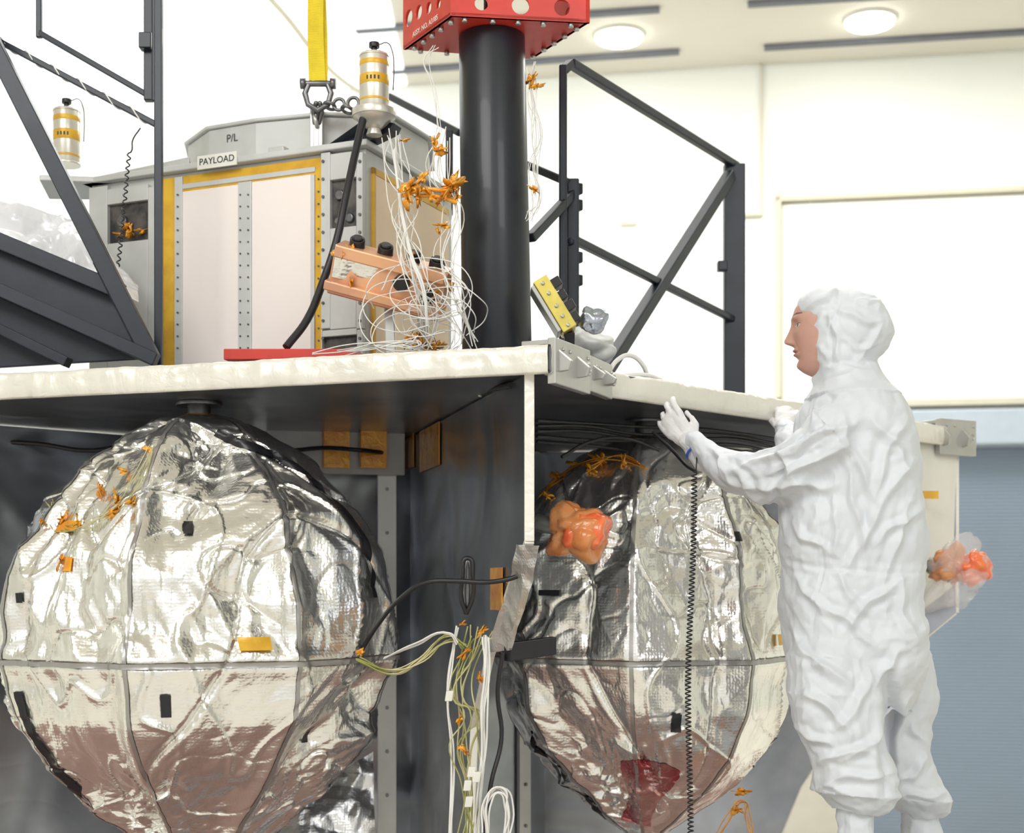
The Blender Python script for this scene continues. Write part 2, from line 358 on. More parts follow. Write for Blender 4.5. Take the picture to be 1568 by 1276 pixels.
bracket(838,517,892,588,3.66,3.87,'corner_bracket'); bracket(893,545,926,600,3.90,4.07,'corner_bracket_block'); bracket(1432,641,1488,696,5.50,5.60,'side_bracket')
def sp(px,py,S=S0,off=0.015):
    d=(CEN-S).normalized(); k=(px-784)/F; t=(k*S.y-S.x)/(d.x-k*d.y); Y=S.y+t*d.y
    n=V(-d.y,d.x,0); 
    return V(S.x+t*d.x,Y,CZ+(900-py)/F*Y)+n*off, t
b=MB()
for (x0,y0,x1,y1) in [(598,658,640,715),(650,662,680,712),(760,870,778,935)]:
    p,_=sp(x0,y0);q,_=sp(x1,y1); b.prism([p,V(q.x,q.y,p.z),q,V(p.x,p.y,q.z)],V(-0.003,-0.001,0))
for (x0,x1) in [(432,474),(494,536),(553,590)]:
    b.box(P((x0+x1)/2,687,5.10),V(0.045,0.01,0),V(0.003,-0.006,0),V(0,0,0.07))
b.obj('copper_tape_patches',M_kap,bus)
b=MB(); b.box(P(515,690,5.13),V(0.24,0.06,0),V(0.004,-0.01,0),V(0,0,0.085)); b.obj('harness_bracket_plate',M_alud,bus,0.003)
cab=[[sp(790,590)[0],sp(740,602)[0],sp(700,625)[0],sp(650,650)[0],sp(600,680)[0],P(560,690,5.0),P(500,686,5.0),P(430,690,5.0),P(380,680,4.9)],
     [P(-20,676,4.9),P(60,680,4.9),P(130,690,4.9),P(200,680,4.8)]]
wires('deck_harness_black',cab,0.008,M_cable,bus)
b=MB()
for (x,y) in [(745,602),(712,618),(688,630),(650,652),(622,668)]:
    p,_=sp(x,y,off=0.02); b.box(p,V(0.002,0.006,0),V(0.003,0,0),V(0,0,0.012))
b.obj('harness_clamps',M_label,bus)
cab=[]
for k in range(5):
    y0=644+k*8; cab.append([P(822,y0,4.1+0.05*k),P(900,y0+random.uniform(0,14),4.4),P(980,y0+random.uniform(0,10)+8,4.6),P(1060,y0+12,4.75),P(1130,y0+18+random.uniform(-5,5),4.9),P(1200,y0+30,5.1)])
cab.append([P(1000,662,4.3),P(1030,690,4.25),P(1050,712,4.2),P(1064,722,4.1)])
cab.append([P(860,700,4.3),P(905,676,4.35),P(960,672,4.4),P(1010,690,4.4)])
wires('deck_harness_side',cab,0.0055,M_cable,bus)
# ---------------------------------------------------------------- MLI wrapped tanks
class Tank:
    def __init__(s,name,cxp,Yc,prof,th0,N,seed):
        s.Yc=Yc; s.cx=(cxp-784)/F*Yc; s.seed=seed; s.N=N; s.th0=th0
        s.pr=sorted([(CZ+(900-y)/F*Yc, hw/F*Yc) for y,hw in prof])
        s.z0=s.pr[0][0]; s.z1=s.pr[-1][0]
        s.zeq=CZ+(900-1005)/F*Yc
        s.e=empty(name)
        nT,nZ=520,380; R=[]
        for i in range(nZ+1):
            z=s.z0+(s.z1-s.z0)*i/nZ
            R.append([s.pt(2*math.pi*j/nT,z) for j in range(nT)])
        b=MB(); b.loft(R,0,True); b.obj('foil_blanket',M_foil,s.e)
    def rad(s,th,z):
        r=0.25*interp(s.pr,z-0.02)+0.5*interp(s.pr,z)+0.25*interp(s.pr,z+0.02)
        st=2*math.pi/s.N; a=((th-s.th0)%st)-st/2
        pf=math.cos(st/2)/math.cos(a); r=r*(1+0.70*(pf-1))
        p=V(math.sin(th)*r,-math.cos(th)*r,z)
        w=V(rn(p,1.9,s.seed),rn(p,1.9,s.seed+9),rn(p,1.9,s.seed+17))*0.18
        q=p+w; u=V(q.x,q.y,q.z*0.55)
        dz=abs(z-s.zeq)
        amp=max(0.35,min(2.1,1.0+2.0*rn(p,2.2,s.seed+5)))
        dsp=0.052*(pl(u,3.8,s.seed,0)-0.5)
        dsp+=0.027*(pl(u,8.5,s.seed+2,1)-0.5)*amp
        dsp+=0.0095*(pl(V(q.x,q.y,q.z*0.7),19,s.seed+4,2)-0.5)*amp
        dsp+=0.0030*(pl(q,42,s.seed+4,0)-0.5)*amp
        cr=max(0.0,1-ridg(V(q.x,q.y,q.z*0.4),2.3,s.seed+8)*18); dsp-=0.022*cr*cr
        cr=max(0.0,1-ridg(V(q.x,q.y,q.z*0.6),4.0,s.seed+21)*18); dsp+=0.013*cr*cr
        cr=max(0.0,1-ridg(V(q.x,q.y,q.z*0.8),7.0,s.seed+31)*11); dsp-=0.009*cr*cr*amp
        e=math.exp(-(dz/0.04)**2); dsp=dsp*(1-0.45*e)-0.006*math.exp(-(dz/0.010)**2)
        sd=(abs(abs(a)-st/2))*r; e=math.exp(-(sd/0.03)**2); dsp=dsp*(1-0.4*e)-0.005*math.exp(-(sd/0.010)**2)
        dsp*=min(1,r/0.3)
        return r+dsp
    def pt(s,th,z,off=0.0):
        r=s.rad(th%(2*math.pi),z)+off; return V(s.cx+math.sin(th)*r,s.Yc-math.cos(th)*r,z)
    def from_px(s,px,py):
        th=0; z=CZ+(900-py)/F*s.Yc
        for _ in range(4):
            r=s.rad(th%(2*math.pi),z); Y=s.Yc-math.cos(th)*r
            X=(px-784)/F*Y-s.cx; th=math.asin(max(-0.98,min(0.98,X/r))); z=CZ+(900-py)/F*(s.Yc-math.cos(th)*r)
        return th,z
    def strip(s,mb,path,w,off=0.005,mi=0,sub=60,nw=4,wf=None):
        pts=[]
        for (a,b_) in zip(path,path[1:]):
            k=max(2,sub//(len(path)-1))
            for i in range(k): t=i/k; pts.append((a[0]+(b_[0]-a[0])*t,a[1]+(b_[1]-a[1])*t))
        pts.append(path[-1]); vs=[];fs=[]
        for i,(th,z) in enumerate(pts):
            a=pts[max(0,i-1)];c=pts[min(len(pts)-1,i+1)]; r=max(0.05,s.rad(th,z))
            dx=(c[0]-a[0])*r;dz=c[1]-a[1];L=math.hypot(dx,dz) or 1; nx,nz=-dz/L,dx/L
            ww=w*(wf(i/len(pts)) if wf else 1)
            for m_ in range(nw):
                k=-1+2*m_/(nw-1); vs.append(s.pt(th+nx*ww/2*k/r,z+nz*ww/2*k,off))
        n=len(pts)
        for i in range(n-1):
            for k in range(nw-1): fs.append((i*nw+k,i*nw+k+1,(i+1)*nw+k+1,(i+1)*nw+k))
        mb.add(vs,fs,mi,True)
    def seams(s):
        b=MB(); st=2*math.pi/s.N
        for k in range(s.N):
            th=s.th0+k*st; s.strip(b,[(th,s.z0+0.01),(th,s.z1-0.01)],0.012,0.003,0,240)
        s.strip(b,[(0,s.zeq),(2*math.pi,s.zeq)],0.014,0.007,0,520)
        b.obj('seam_tape',M_seam,s.e)
    def patches(s,lst,name,m,off=0.008,nw=4,sub=14):
        b=MB()
        for (px,py,w,h) in lst:
            th,z=s.from_px(px,py); wm=w/F*s.Yc; hm=h/F*s.Yc; s.strip(b,[(th,z-hm/2),(th,z+hm/2)],wm,off,0,sub,nw)
        b.obj(name,m,s.e)
    def ribbon(s,pxs,w,name,m,off=0.010,nw=4,wf=None):
        b=MB(); s.strip(b,[s.from_px(*p) for p in pxs],w,off,0,90,nw,wf); b.obj(name,m,s.e)
T1=Tank('foil_wrapped_tank',305,4.3,[(640,40),(652,110),(700,184),(780,262),(850,300),(930,314),(1000,314),(1090,296),(1160,248),(1230,178),(1290,104),(1335,35)],math.radians(-6),8,3.3)
T1.seams()
T1.patches([(288,808,12,18),(255,1082,13,30),(573,908,13,14),(520,1128,11,24),(32,916,9,14)],'black_tape_squares',M_black)
T1.patches([(390,986,44,18)],'yellow_label',M_tapey,0.012)
T1.patches([(100,864,30,20),(108,806,34,16)],'kapton_tape_patches',M_kap,0.006,6,10)
T1.ribbon([(330,662),(370,680),(420,698),(470,728),(520,778),(555,825),(574,872),(576,902)],0.026,'black_velcro_ribbon',M_black,0.010)
T1.ribbon([(30,1060),(70,1150),(120,1205),(180,1262)],0.020,'black_edge_band',M_black,0.008)
T2=Tank('foil_wrapped_tank',988,4.75,[(672,40),(690,100),(740,168),(810,218),(900,238),(1000,241),(1080,230),(1140,197),(1200,140),(1250,78),(1278,30)],math.radians(35),8,11.7)
T2.seams()
T2.patches([(1120,822,11,14),(1035,1108,13,26),(842,908,28,8)],'black_tape_squares',M_black)
T2.patches([(1190,980,16,16)],'yellow_label',M_tapey,0.012)
T2.ribbon([(996,1166),(990,1200),(982,1235),(976,1262)],0.20,'painted_red_reflection',M_redrefl,0.003,18,lambda t:(0.9+0.16*math.sin(t*7))*(1-0.5*t)*min(1,0.5+t*5))  # red reflection in the foil, painted as a tinted strip
T2.ribbon([(775,1120),(800,1165),(850,1215),(905,1256)],0.030,'black_edge_band',M_black,0.010)
for T in (T1,T2):
    b=MB(); c=V(T.cx,T.Yc,T.z1-0.02)
    b.cyl(c,V(T.cx,T.Yc,ZB+0.0),0.035,0.035); b.cyl(V(T.cx,T.Yc,ZB-0.012),V(T.cx,T.Yc,ZB),0.07,0.07,mi=0)
    b.torus(c+V(0,0,0.02),V(0,0,1),0.05,0.008,mi=1); b.obj('top_fitting',[M_steel,M_kap],T.e,0.002)
def scraps(name,lst,parent,m=M_kap,seed=1,sc=1.25):
    b=MB(); rr=random.Random(seed)
    for (p,s) in lst:
        s*=sc
        M=Matrix.Rotation(rr.uniform(0,3.1),3,'X')@Matrix.Rotation(rr.uniform(0,3.1),3,'Y')
        blob(b,p,(s,s*0.8,s*0.4),1.0,1.6,rr.uniform(0,50),0,16,M,facet=True)
    return b.obj(name,m,parent)
def onT(T,px,py,off): th,z=T.from_px(px,py); return T.pt(th,z,off)
scraps('kapton_scraps',[(onT(T1,x,y,0.014),s) for x,y,s in [(160,750,0.028),(185,765,0.040),(175,785,0.032),(195,722,0.024),(95,858,0.022),(100,795,0.028),(125,800,0.024),(205,770,0.024),(232,690,0.018),(85,800,0.02)]],T1.e,seed=3)
wires('tank_wires',[[onT(T1,x+random.uniform(-10,10),y+random.uniform(-8,8),0.012) for x,y in [(85,770),(100,810),(150,800),(190,770),(215,730),(240,685)]] for _ in range(4)],0.0013,M_wirey,T1.e)
scraps('kapton_scraps',[(onT(T2,x,y,0.014),s) for x,y,s in [(850,730,0.03),(885,712,0.045),(925,706,0.04),(955,708,0.034),(905,720,0.034),(845,760,0.024)]],T2.e,seed=4)
wires('tank_wires',[[onT(T2,x+random.uniform(-10,10),y+random.uniform(-8,8),0.02) for x,y in [(835,760),(860,735),(900,715),(950,705),(985,715)]] for _ in range(4)],0.002,M_kap,T2.e)
def foilsheet(mb,quad,seed,n=60,am=1.0):
    a,b_,c,d=[Vector(q) for q in quad]; vs=[];nr=(b_-a).cross(d-a).normalized()
    for i in range(n+1):
        for j in range(n+1):
            u=i/n;v=j/n; p=(a*(1-u)+b_*u)*(1-v)+(d*(1-u)+c*u)*v
            vs.append(p+nr*am*(0.07*pl(p,5,seed,0)+0.025*pl(p,13,seed+1,1)+0.008*pl(p,30,seed+1,2)))
    mb.add(vs,[(i*(n+1)+j,(i+1)*(n+1)+j,(i+1)*(n+1)+j+1,i*(n+1)+j+1) for i in range(n) for j in range(n)],0,True)
b=MB(); foilsheet(b,[P(420,1240,4.9),P(572,1150,5.05),P(575,1330,4.9),P(400,1340,4.8)],5,60,0.5)
b.obj('loose_foil_sheet',M_foilr,bus)
b=MB()
foilsheet(b,[sp(822,832,off=-0.02)[0],sp(806,832,off=0.02)[0],sp(758,1000,off=0.02)[0],sp(775,995,off=-0.02)[0]],8,40,0.35); b.obj('corner_foil_wrap',M_foilr,bus)
b=MB(); b.box(P(812,994,3.98),V(0.065,0.02,0.008),V(0.01,-0.004,0),V(0,0,0.026)); b.obj('black_bracket_arm',M_black,bus,0.003)
# ---------------------------------------------------------------- payload instrument box
pay=empty('payload_instrument_box')
K=V(-0.4525,4.4,0); U=V(-0.92,0.39,0).normalized(); W=V(0.39,0.92,0).normalized(); NF=-W; NR=-U
def fu(px,py):
    k=(px-784)/F; u=(k*K.y-K.x)/(U.x-k*U.y); Y=K.y+u*U.y; return u, CZ+(900-py)/F*Y
LW=fu(140,300)[0]; DP=0.62; ZP=3.86
b=MB(); b.prism([K+V(0,0,ZT),K+U*LW+V(0,0,ZT),K+U*LW+W*DP+V(0,0,ZT),K+W*DP+V(0,0,ZT)],V(0,0,ZP-ZT)); b.obj('housing',M_alud,pay,0.004)
def frect(mb,x0,y0,x1,y1,t,base=0.0,mi=0):
    u0,z0=fu(x0,(y0));u1,_=fu(x1,y0); um=(x0+x1)/2; _,zt=fu(um,y0);_,zb=fu(um,y1); zb=max(zb,ZT+0.002)
    p=K+NF*base
    mb.prism([p+U*u0+V(0,0,zb),p+U*u1+V(0,0,zb),p+U*u1+V(0,0,zt),p+U*u0+V(0,0,zt)],NF*t,mi)
b=MB()
frect(b,250,258,495,600,0.004,0.0,0); b.obj('kapton_tape_border',M_tapey,pay)
b=MB(); frect(b,282,289,368,600,0.010); frect(b,388,274,478,600,0.010); b.obj('radiator_panels',M_rad,pay,0.002)
b=MB(); frect(b,270,272,282,600,0.012); frect(b,368,280,388,600,0.014); frect(b,478,268,484,600,0.012); frect(b,270,270,484,278,0.008)
b.obj('panel_stringers',M_alud,pay,0.002)
b=MB()
for i in range(14):
    for x in (372,384,276):
        u,z=fu(x,300+i*18); p=K+U*u+V(0,0,z)+NF*0.012; b.cyl(p,p+NF*0.005,0.003,n=8)
for i in range(14):
    u,z=fu(489,275+i*19); p=K+U*u+V(0,0,z); b.cyl(p,p+NF*0.008,0.003,n=8)
for x in (500,556):
    for i in range(11):
        u,z=fu(x,250+i*27); p=K+U*u+V(0,0,z)+NF*0.018; b.cyl(p,p+NF*0.006,0.005,n=8)
b.obj('rivets',M_steel,pay)
b=MB()
def winframe(x0,y0,x1,y1,X0,Y0,X1,Y1):
    frect(b,X0,Y0,x0,Y1,0.02);frect(b,x1,Y0,X1,Y1,0.02);frect(b,x0,Y0,x1,y0,0.02);frect(b,x0,y1,x1,Y1,0.02)
winframe(510,276,550,350,496,236,560,505); winframe(498,516,551,538,496,506,560,600); winframe(170,312,232,372,142,288,248,600)
b.obj('window_frames',M_alud,pay,0.003)
b=MB(); frect(b,508,272,552,354,0.004,0.001);frect(b,496,512,552,542,0.004,0.001);frect(b,166,308,236,376,0.004,0.001)
b.obj('window_recess',M_dark,pay)
b=MB()
for (x,y,r) in [(523,300,0.018),(538,335,0.016),(190,340,0.022),(520,340,0.012)]:
    u,z=fu(x,y); p=K+U*u+V(0,0,z)+NF*0.004; b.cyl(p,p+NF*0.012,r,r*0.8); 
b.obj('recess_fittings',M_steel,pay,0.002)
scraps('recess_kapton',[(K+U*fu(x,y)[0]+V(0,0,fu(x,y)[1])+NF*0.012,s) for x,y,s in [(205,358,0.03),(187,360,0.025),(220,355,0.024),(200,348,0.02)]],pay,seed=9)
b=MB(); q=lambda t,z,o:K+W*t+NR*o+V(0,0,z)
b.prism([q(0.05,ZT+0.01,0),q(0.58,ZT+0.01,0),q(0.58,ZP-0.07,0),q(0.05,ZP-0.07,0)],NR*0.008); b.obj('side_radiator',M_peach,pay,0.002)
b=MB(); b.prism([q(0.035,ZT+0.01,0),q(0.05,ZT+0.01,0),q(0.05,ZP-0.05,0),q(0.035,ZP-0.05,0)],NR*0.009); b.prism([q(0.035,ZP-0.07,0),q(0.58,ZP-0.07,0),q(0.58,ZP-0.05,0),q(0.035,ZP-0.05,0)],NR*0.009); b.obj('side_tape',M_tapey,pay)
b=MB(); z=ZP
b.prism([K+NF*0.03+NR*0.02+V(0,0,z),K+U*(LW+0.02)+NF*0.03+V(0,0,z),K+U*(LW+0.02)+W*DP+V(0,0,z),K+NR*0.02+W*DP+V(0,0,z)],V(0,0,0.02))
def rp(px,Y): return V((px-784)/F*Y,Y,0)
ring=[rp(288,4.90),rp(320,4.74),rp(392,4.66),rp(492,4.60),rp(600,4.62),rp(655,4.85),rp(660,5.2),rp(420,5.5),rp(300,5.3)]
b.prism([p+V(0,0,ZP+0.02) for p in ring],V(0,0,0.145))
cx=sum((p for p in ring),V(0,0,0))/len(ring)
b.prism([cx+(p-cx)*1.035+V(0,0,ZP+0.165) for p in ring],V(0,0,0.012))
b.prism([rp(142,5.02)+V(0,0,ZP+0.02),rp(290,4.78)+V(0,0,ZP+0.02),rp(300,5.1)+V(0,0,ZP+0.02),rp(170,5.3)+V(0,0,ZP+0.02)],V(0,0,0.07))
b.prism([rp(60,4.75)+V(0,0,ZP+0.00),rp(250,4.80)+V(0,0,ZP+0.00),rp(250,5.0)+V(0,0,ZP+0.00),rp(75,4.98)+V(0,0,ZP+0.0)],V(0,0,0.02))
for t_ in (0.15,0.38): b.box(K+U*(0.22+t_)+W*0.12+V(0,0,ZP+0.045),U*0.03,W*0.05,V(0,0,0.025))
b.obj('roof_structure',M_alud,pay,0.004)
b=MB()
p0=fu(312,247);p1=fu(372,247)
o=K+NF*0.032
b.prism([o+U*p0[0]+V(0,0,3.852),o+U*p1[0]+V(0,0,3.852),o+U*p1[0]+V(0,0,3.895),o+U*p0[0]+V(0,0,3.895)],NF*0.004); b.obj('payload_label_plate',M_label,pay)
text('payload_label_text','PAYLOAD',0.030,o+NF*0.005+U*(p0[0]+p1[0])/2+V(0,0,3.874),-U,V(0,0,1),M_ink,pay)
rr=(ring[2]-ring[1]).normalized(); nn=V(rr.y,-rr.x,0)
text('marker_text','P/L',0.036,(ring[1]+ring[2])/2+nn*0.002+V(0,0,3.985),rr,V(0,0,1),M_steel,pay)
lug=P(484,186,4.55)
b=MB(); b.box(V(lug.x,lug.y+0.05,ZP+0.09),V(0.02,0,0),V(0,0.05,0),V(0,0,0.09)); b.torus(V(lug.x,lug.y,lug.z),V(1,0,0.2),0.018,0.007); b.box(V(lug.x,lug.y+0.01,ZP+0.1),V(0.009,0,0),V(0,0.012,0),V(0,0,0.085)); b.obj('lifting_lug',M_alu,pay,0.002)
# ---------------------------------------------------------------- sling & shackle
sl=empty('lifting_sling'); Ys=4.52
b=MB()
for k,dx in((0,-3),(1,4)):
    n=40;vs=[];fs=[]
    for i in range(n+1):
        t=i/n; y=128-t*440; w=13-1*math.sin(t*6+k); cxp=486+dx*math.sin(t*7+k)
        yy=Ys+0.012*(k*2-1)*min(1,t*4)
        for s_ in(-1,1):
            for th_ in(-0.003,0.003): vs.append(P(cxp+s_*w,y,yy+th_+0.006*s_*math.sin(t*5+k*2)))
    for i in range(n):
        a=i*4;c=a+4
        for (x,y) in((0,2),(2,3),(3,1),(1,0)): fs.append((a+x,a+y,c+y,c+x))
    b.add(vs,fs,0,False)
b.obj('webbing_strap',M_yel,sl)
b=MB()
b.tube([P(468,128,Ys),P(506,128,Ys)],0.010,12)
b.tube([P(472,130,Ys),P(467,143,Ys),P(472,160,Ys),P(487,169,Ys),P(502,160,Ys),P(507,143,Ys),P(502,130,Ys)],0.0095,12)
b.cyl(P(460,128,Ys),P(468,128,Ys),0.017);b.cyl(P(506,128,Ys),P(514,128,Ys),0.017)
b.tube([P(484,158,Ys),P(480,172,4.54),P(482,188,4.55)],0.008,10); b.tube([P(490,158,Ys),P(493,172,4.54),P(488,188,4.55)],0.008,10)
for i,(x,y) in enumerate([(505,162),(519,160),(532,168),(541,158)]):
    b.torus(P(x,y,Ys-0.01*i),V(0.2,1,0) if i%2 else V(0.3,0.3,1),0.018,0.0055)
b.obj('bow_shackle',M_steel,sl,0)
# ---------------------------------------------------------------- canisters
def canister(px,py0,py1,Y,r,par_name,base):
    e=empty(par_name); b=MB(); t=P(px,py0,Y);q=P(px,py1,Y); H=t.z-q.z
    b.cyl(q,t,r,r,40,0)
    b.cyl(t,t+V(0,0,0.008),r*1.04,r*0.98,40,0); b.cyl(q-V(0,0,0.008),q,r*1.06,r*1.06,40,0)
    for k,h in((0.10,0.05),(0.42,0.20),(0.80,0.10)): b.cyl(q+V(0,0,H*k),q+V(0,0,H*(k+h)),r*1.012,r*1.012,40,1)
    b.cyl(t,t+V(0,0,0.03),0.009,0.009,16,2); b.cyl(t+V(0,0,0.03),t+V(0,0,0.045),0.016,0.016,16,2)
    for k in range(6):
        an=k*1.05; p=t+V(math.cos(an)*r*0.8,math.sin(an)*r*0.8,0.006); b.cyl(p,p+V(0,0,0.006),0.004,n=6,mi=0)
    for k in range(4): 
        an=-1.57+(k-1.5)*0.25; p=q+V(math.cos(an)*r*1.013,math.sin(an)*r*1.013,H*0.52); b.box(p,V(0.003,0,0),V(0,0.001,0),V(0,0,0.006),2)
    if base: 
        b.cyl(q-V(0,0,0.03),q-V(0,0,0.008),r*1.5,r*1.5,40,0); b.cyl(q-V(0,0,0.065),q-V(0,0,0.03),r*0.5,r*1.45,40,0); b.cyl(q-V(0,0,0.085),q-V(0,0,0.06),r*0.55,r*0.4,30,0)
    b.obj('body',[M_silver,M_tapey,M_cable],e,0.001); 
    wires('lead',[[t+V(0.016,0,0.04),t+V(0.04,0,0.045),t+V(0.055,0.0,0.02),t+V(0.06,0,-0.03),t+V(0.058,0,-0.10)]],0.0016,M_cable,e)
    return e
c1=canister(573,88,165,4.36,0.045,'gold_canister',True)
b=MB()
b.prism([P(492,228,4.50),P(560,180,4.36),P(604,188,4.36),P(598,200,4.36),P(548,224,4.42),P(500,236,4.50)],V(0.02,0.05,0)); b.obj('mount_arm',M_bmetal,c1,0.003)
c2=canister(102,172,250,4.85,0.044,'gold_canister',False)
# ---------------------------------------------------------------- mast & red bracket
col=empty('support_mast')
b=MB(); b.cyl(V(-0.044,4.3,ZT+0.001),V(-0.061,4.3,4.163),0.106,0.100,64,0); b.cyl(V(-0.044,4.3,ZT+0.001),V(-0.044,4.3,ZT+0.015),0.15,0.15,48,0); b.obj('tube',M_column,col,0.002)
rb=empty('red_lifting_bracket')
zb=4.165;zt=4.42
N1=V(-0.179,4.138,zb);N2=V(0.229,4.19,zb);FL=V(-0.337,4.40,zb);FR=V(0.064,4.48,zb)
def holed(p,q,holes,name,th=0.010):
    d=(q-p);L=d.length;d.normalize(); inn=V(-d.y,d.x,0)
    b=MB(); b.prism([p,q,q+V(0,0,zt-zb),p+V(0,0,zt-zb)],inn*th); o=b.obj(name,M_red,rb)
    cb=MB()
    for (u,zc,r) in holes:
        c=p+d*u*L+V(0,0,zc); cb.cyl(c-inn*0.05,c+inn*0.06,r,r,24)
    co=cb.obj('cutter',M_red); md=o.modifiers.new('b','BOOLEAN'); md.operation='DIFFERENCE'; md.object=co; md.solver='EXACT'
    bpy.context.view_layer.update()
    dg=bpy.context.evaluated_depsgraph_get(); me=bpy.data.meshes.new_from_object(o.evaluated_get(dg)); o.modifiers.clear(); o.data=me; bpy.data.objects.remove(co)
holed(N1,N2,[(0.22,0.040,0.020),(0.5,0.040,0.026),(0.80,0.040,0.024),(0.36,0.11,0.02),(0.66,0.11,0.02),(0.22,0.18,0.024),(0.5,0.18,0.028),(0.8,0.18,0.024)],'flange_front')
holed(FL,N1,[(0.12,0.085,0.026),(0.34,0.08,0.022),(0.55,0.07,0.018),(0.75,0.06,0.015),(0.3,0.17,0.03),(0.7,0.17,0.03)],'flange_left')
holed(N2,FR,[(0.3,0.06,0.02),(0.6,0.06,0.022)],'flange_right')
holed(FR,FL,[(0.2,0.12,0.07),(0.5,0.12,0.06),(0.8,0.12,0.07)],'flange_rear')
b=MB(); cm=(N1+N2+FL+FR)/4
b.prism([N1,N2,FR,FL],V(0,0,0.012)); b.obj('base_plate',M_red,rb,0.002)
b=MB()
for p,q in((N1,N2),(N2,FR),(FR,FL),(FL,N1)):
    for k in (0.08,0.3,0.5,0.7,0.92):
        c=p.lerp(q,k).lerp(cm,0.09); b.cyl(c-V(0,0,0.012),c,0.008,n=6)
b.obj('bolts',M_alu,rb)
b=MB(); b.cyl(V(-0.056,4.31,zb+0.012),V(-0.056,4.31,zt+0.5),0.03,0.03); b.obj('lifting_stem',M_bmetal,rb)
text('assembly_text','ASSY. NO. A3185',0.022,(N1+FL)/2+V(0,0,0.020)+V(-0.003,-0.002,0),(N1-FL),V(0,0,1),M_label,rb)
# ---------------------------------------------------------------- left access stand
st=empty('access_stand_frame'); b=MB()
b.bar(P(243,-60,4.38),V(P(243,556,4.38).x,4.38,ZT+0.005),0.024)
b.bar(P(-60,-30,4.30),P(232,548,4.30),0.042,0.05)
b.bar(P(-60,32,4.42),P(243,193,4.38),0.018)
b.bar(P(60,-60,4.60),P(60,58,4.60),0.018); b.bar(P(60,50,4.60),P(230,148,4.55),0.018)
b.bar(P(228,-60,4.55),P(228,155,4.55),0.028); b.box(P(224,64,4.53),V(0.02,0,0),V(0,0.02,0),V(0,0,0.025))
b.bar(P(236,-60,4.46),P(236,155,4.46),0.012)
b.bar(P(-60,345,4.32),P(188,448,4.32),0.03,0.05)
b.bar(P(-60,418,4.28),P(240,552,4.30),0.05,0.04); b.bar(P(-60,475,4.30),P(105,556,4.28),0.05,0.03)
b.prism([P(-60,350,4.36),P(190,450,4.36),P(240,548,4.36),P(-60,566,4.36)],V(0,0.02,0))
b.bar(P(150,400,4.3),P(215,530,4.30),0.03)
b.obj('steel_members',M_bmetal,st,0.003)
pts=[]
for i in range(40):
    t=i/39; c=P(-10,58,4.42).lerp(P(243,193,4.38),t); a=t*40
    pts.append(c+V(0,math.cos(a),math.sin(a))*0.013)
wires('wrapped_cord',[pts],0.0022,M_wire,st)
wires('coiled_lead',[[P(215,196,4.36),P(203,215,4.36)]+[P(198+3*math.cos(i*2.2)-(i*0.35),232+i*3.6,4.36+0.008*math.sin(i*2.2)) for i in range(50)]],0.0022,M_cable,st)
ps=empty('draped_plastic_sheet'); b=MB(); n=100; vs=[]
top=[(-60,290),(0,296),(50,304),(88,302),(118,322),(150,366),(180,400),(212,440)]
bot=[(-60,356),(0,376),(50,400),(90,416),(118,426),(150,440),(180,452),(212,462)]
def li(t,l):
    k=t*(len(l)-1); i=min(int(k),len(l)-2); f=k-i; return (l[i][0]*(1-f)+l[i+1][0]*f, l[i][1]*(1-f)+l[i+1][1]*f)
for i in range(n+1):
    for j in range(n+1):
        u=i/n;v=j/n; a=li(u,top);c=li(u,bot); x=a[0]*(1-v)+c[0]*v;y=a[1]*(1-v)+c[1]*v; Y=4.58-0.18*v
        p=P(x,y,Y); k=0.09*(pl(V(p.x,p.y,p.z*1.2),5,1,0)-0.35)+0.05*(pl(p,11,3,1)-0.5)+0.016*(pl(p,28,4,2)-0.5); vs.append(p+V(0.05,-0.6,0.3)*k)
b.add(vs,[(i*(n+1)+j,i*(n+1)+j+1,(i+1)*(n+1)+j+1,(i+1)*(n+1)+j) for i in range(n) for j in range(n)],0,True)
b.obj('sheet',M_plast,ps)
# ---------------------------------------------------------------- right guardrail
gr=empty('guardrail_frame'); b=MB()
YL,YR=4.6,5.8
def G(px,py):
    a=P(868,900,YL);c=P(1125,900,YR); k=(px-784)/F; dx=c.x-a.x;dy=c.y-a.y; t=(k*a.y-a.x)/(dx-k*dy); Y=a.y+t*dy; return P(px,py,Y)
b.bar(G(862,100),V(G(862,100).x,G(862,100).y,ZT+0.001),0.026); 
b.bar(G(877,275),V(G(877,275).x,G(877,275).y,ZT+0.001),0.040)
b.bar(G(874,97),G(1128,254),0.030); b.bar(G(862,108),G(874,97),0.028)
p=G(1124,252); b.bar(p,V(p.x,p.y,ZT+0.001),0.085,0.05)
b.bar(G(875,365),G(1122,489),0.026)
b.bar(G(1118,268),G(925,572),0.045,0.045)
b.bar(P(598,148,5.4),P(706,204,5.0),0.026); b.bar(P(806,252,4.75),G(872,280),0.026)
b.bar(G(812,365),G(878,295),0.03); b.bar(P(688,200,5.0),P(688,330,5.0),0.026)
for y in (290,315,395,430): b.box(G(880,y),V(0.018,0.01,0),V(-0.01,0.02,0),V(0,0,0.018))
b.box(G(1106,408),V(0.02,0,0),V(0,0.02,0),V(0,0,0.02))
b.cyl(G(876,372)-V(0.01,0.03,0),G(876,372)+V(0,0.0,0),0.012)
b.obj('steel_members',M_bmetal,gr,0.005)
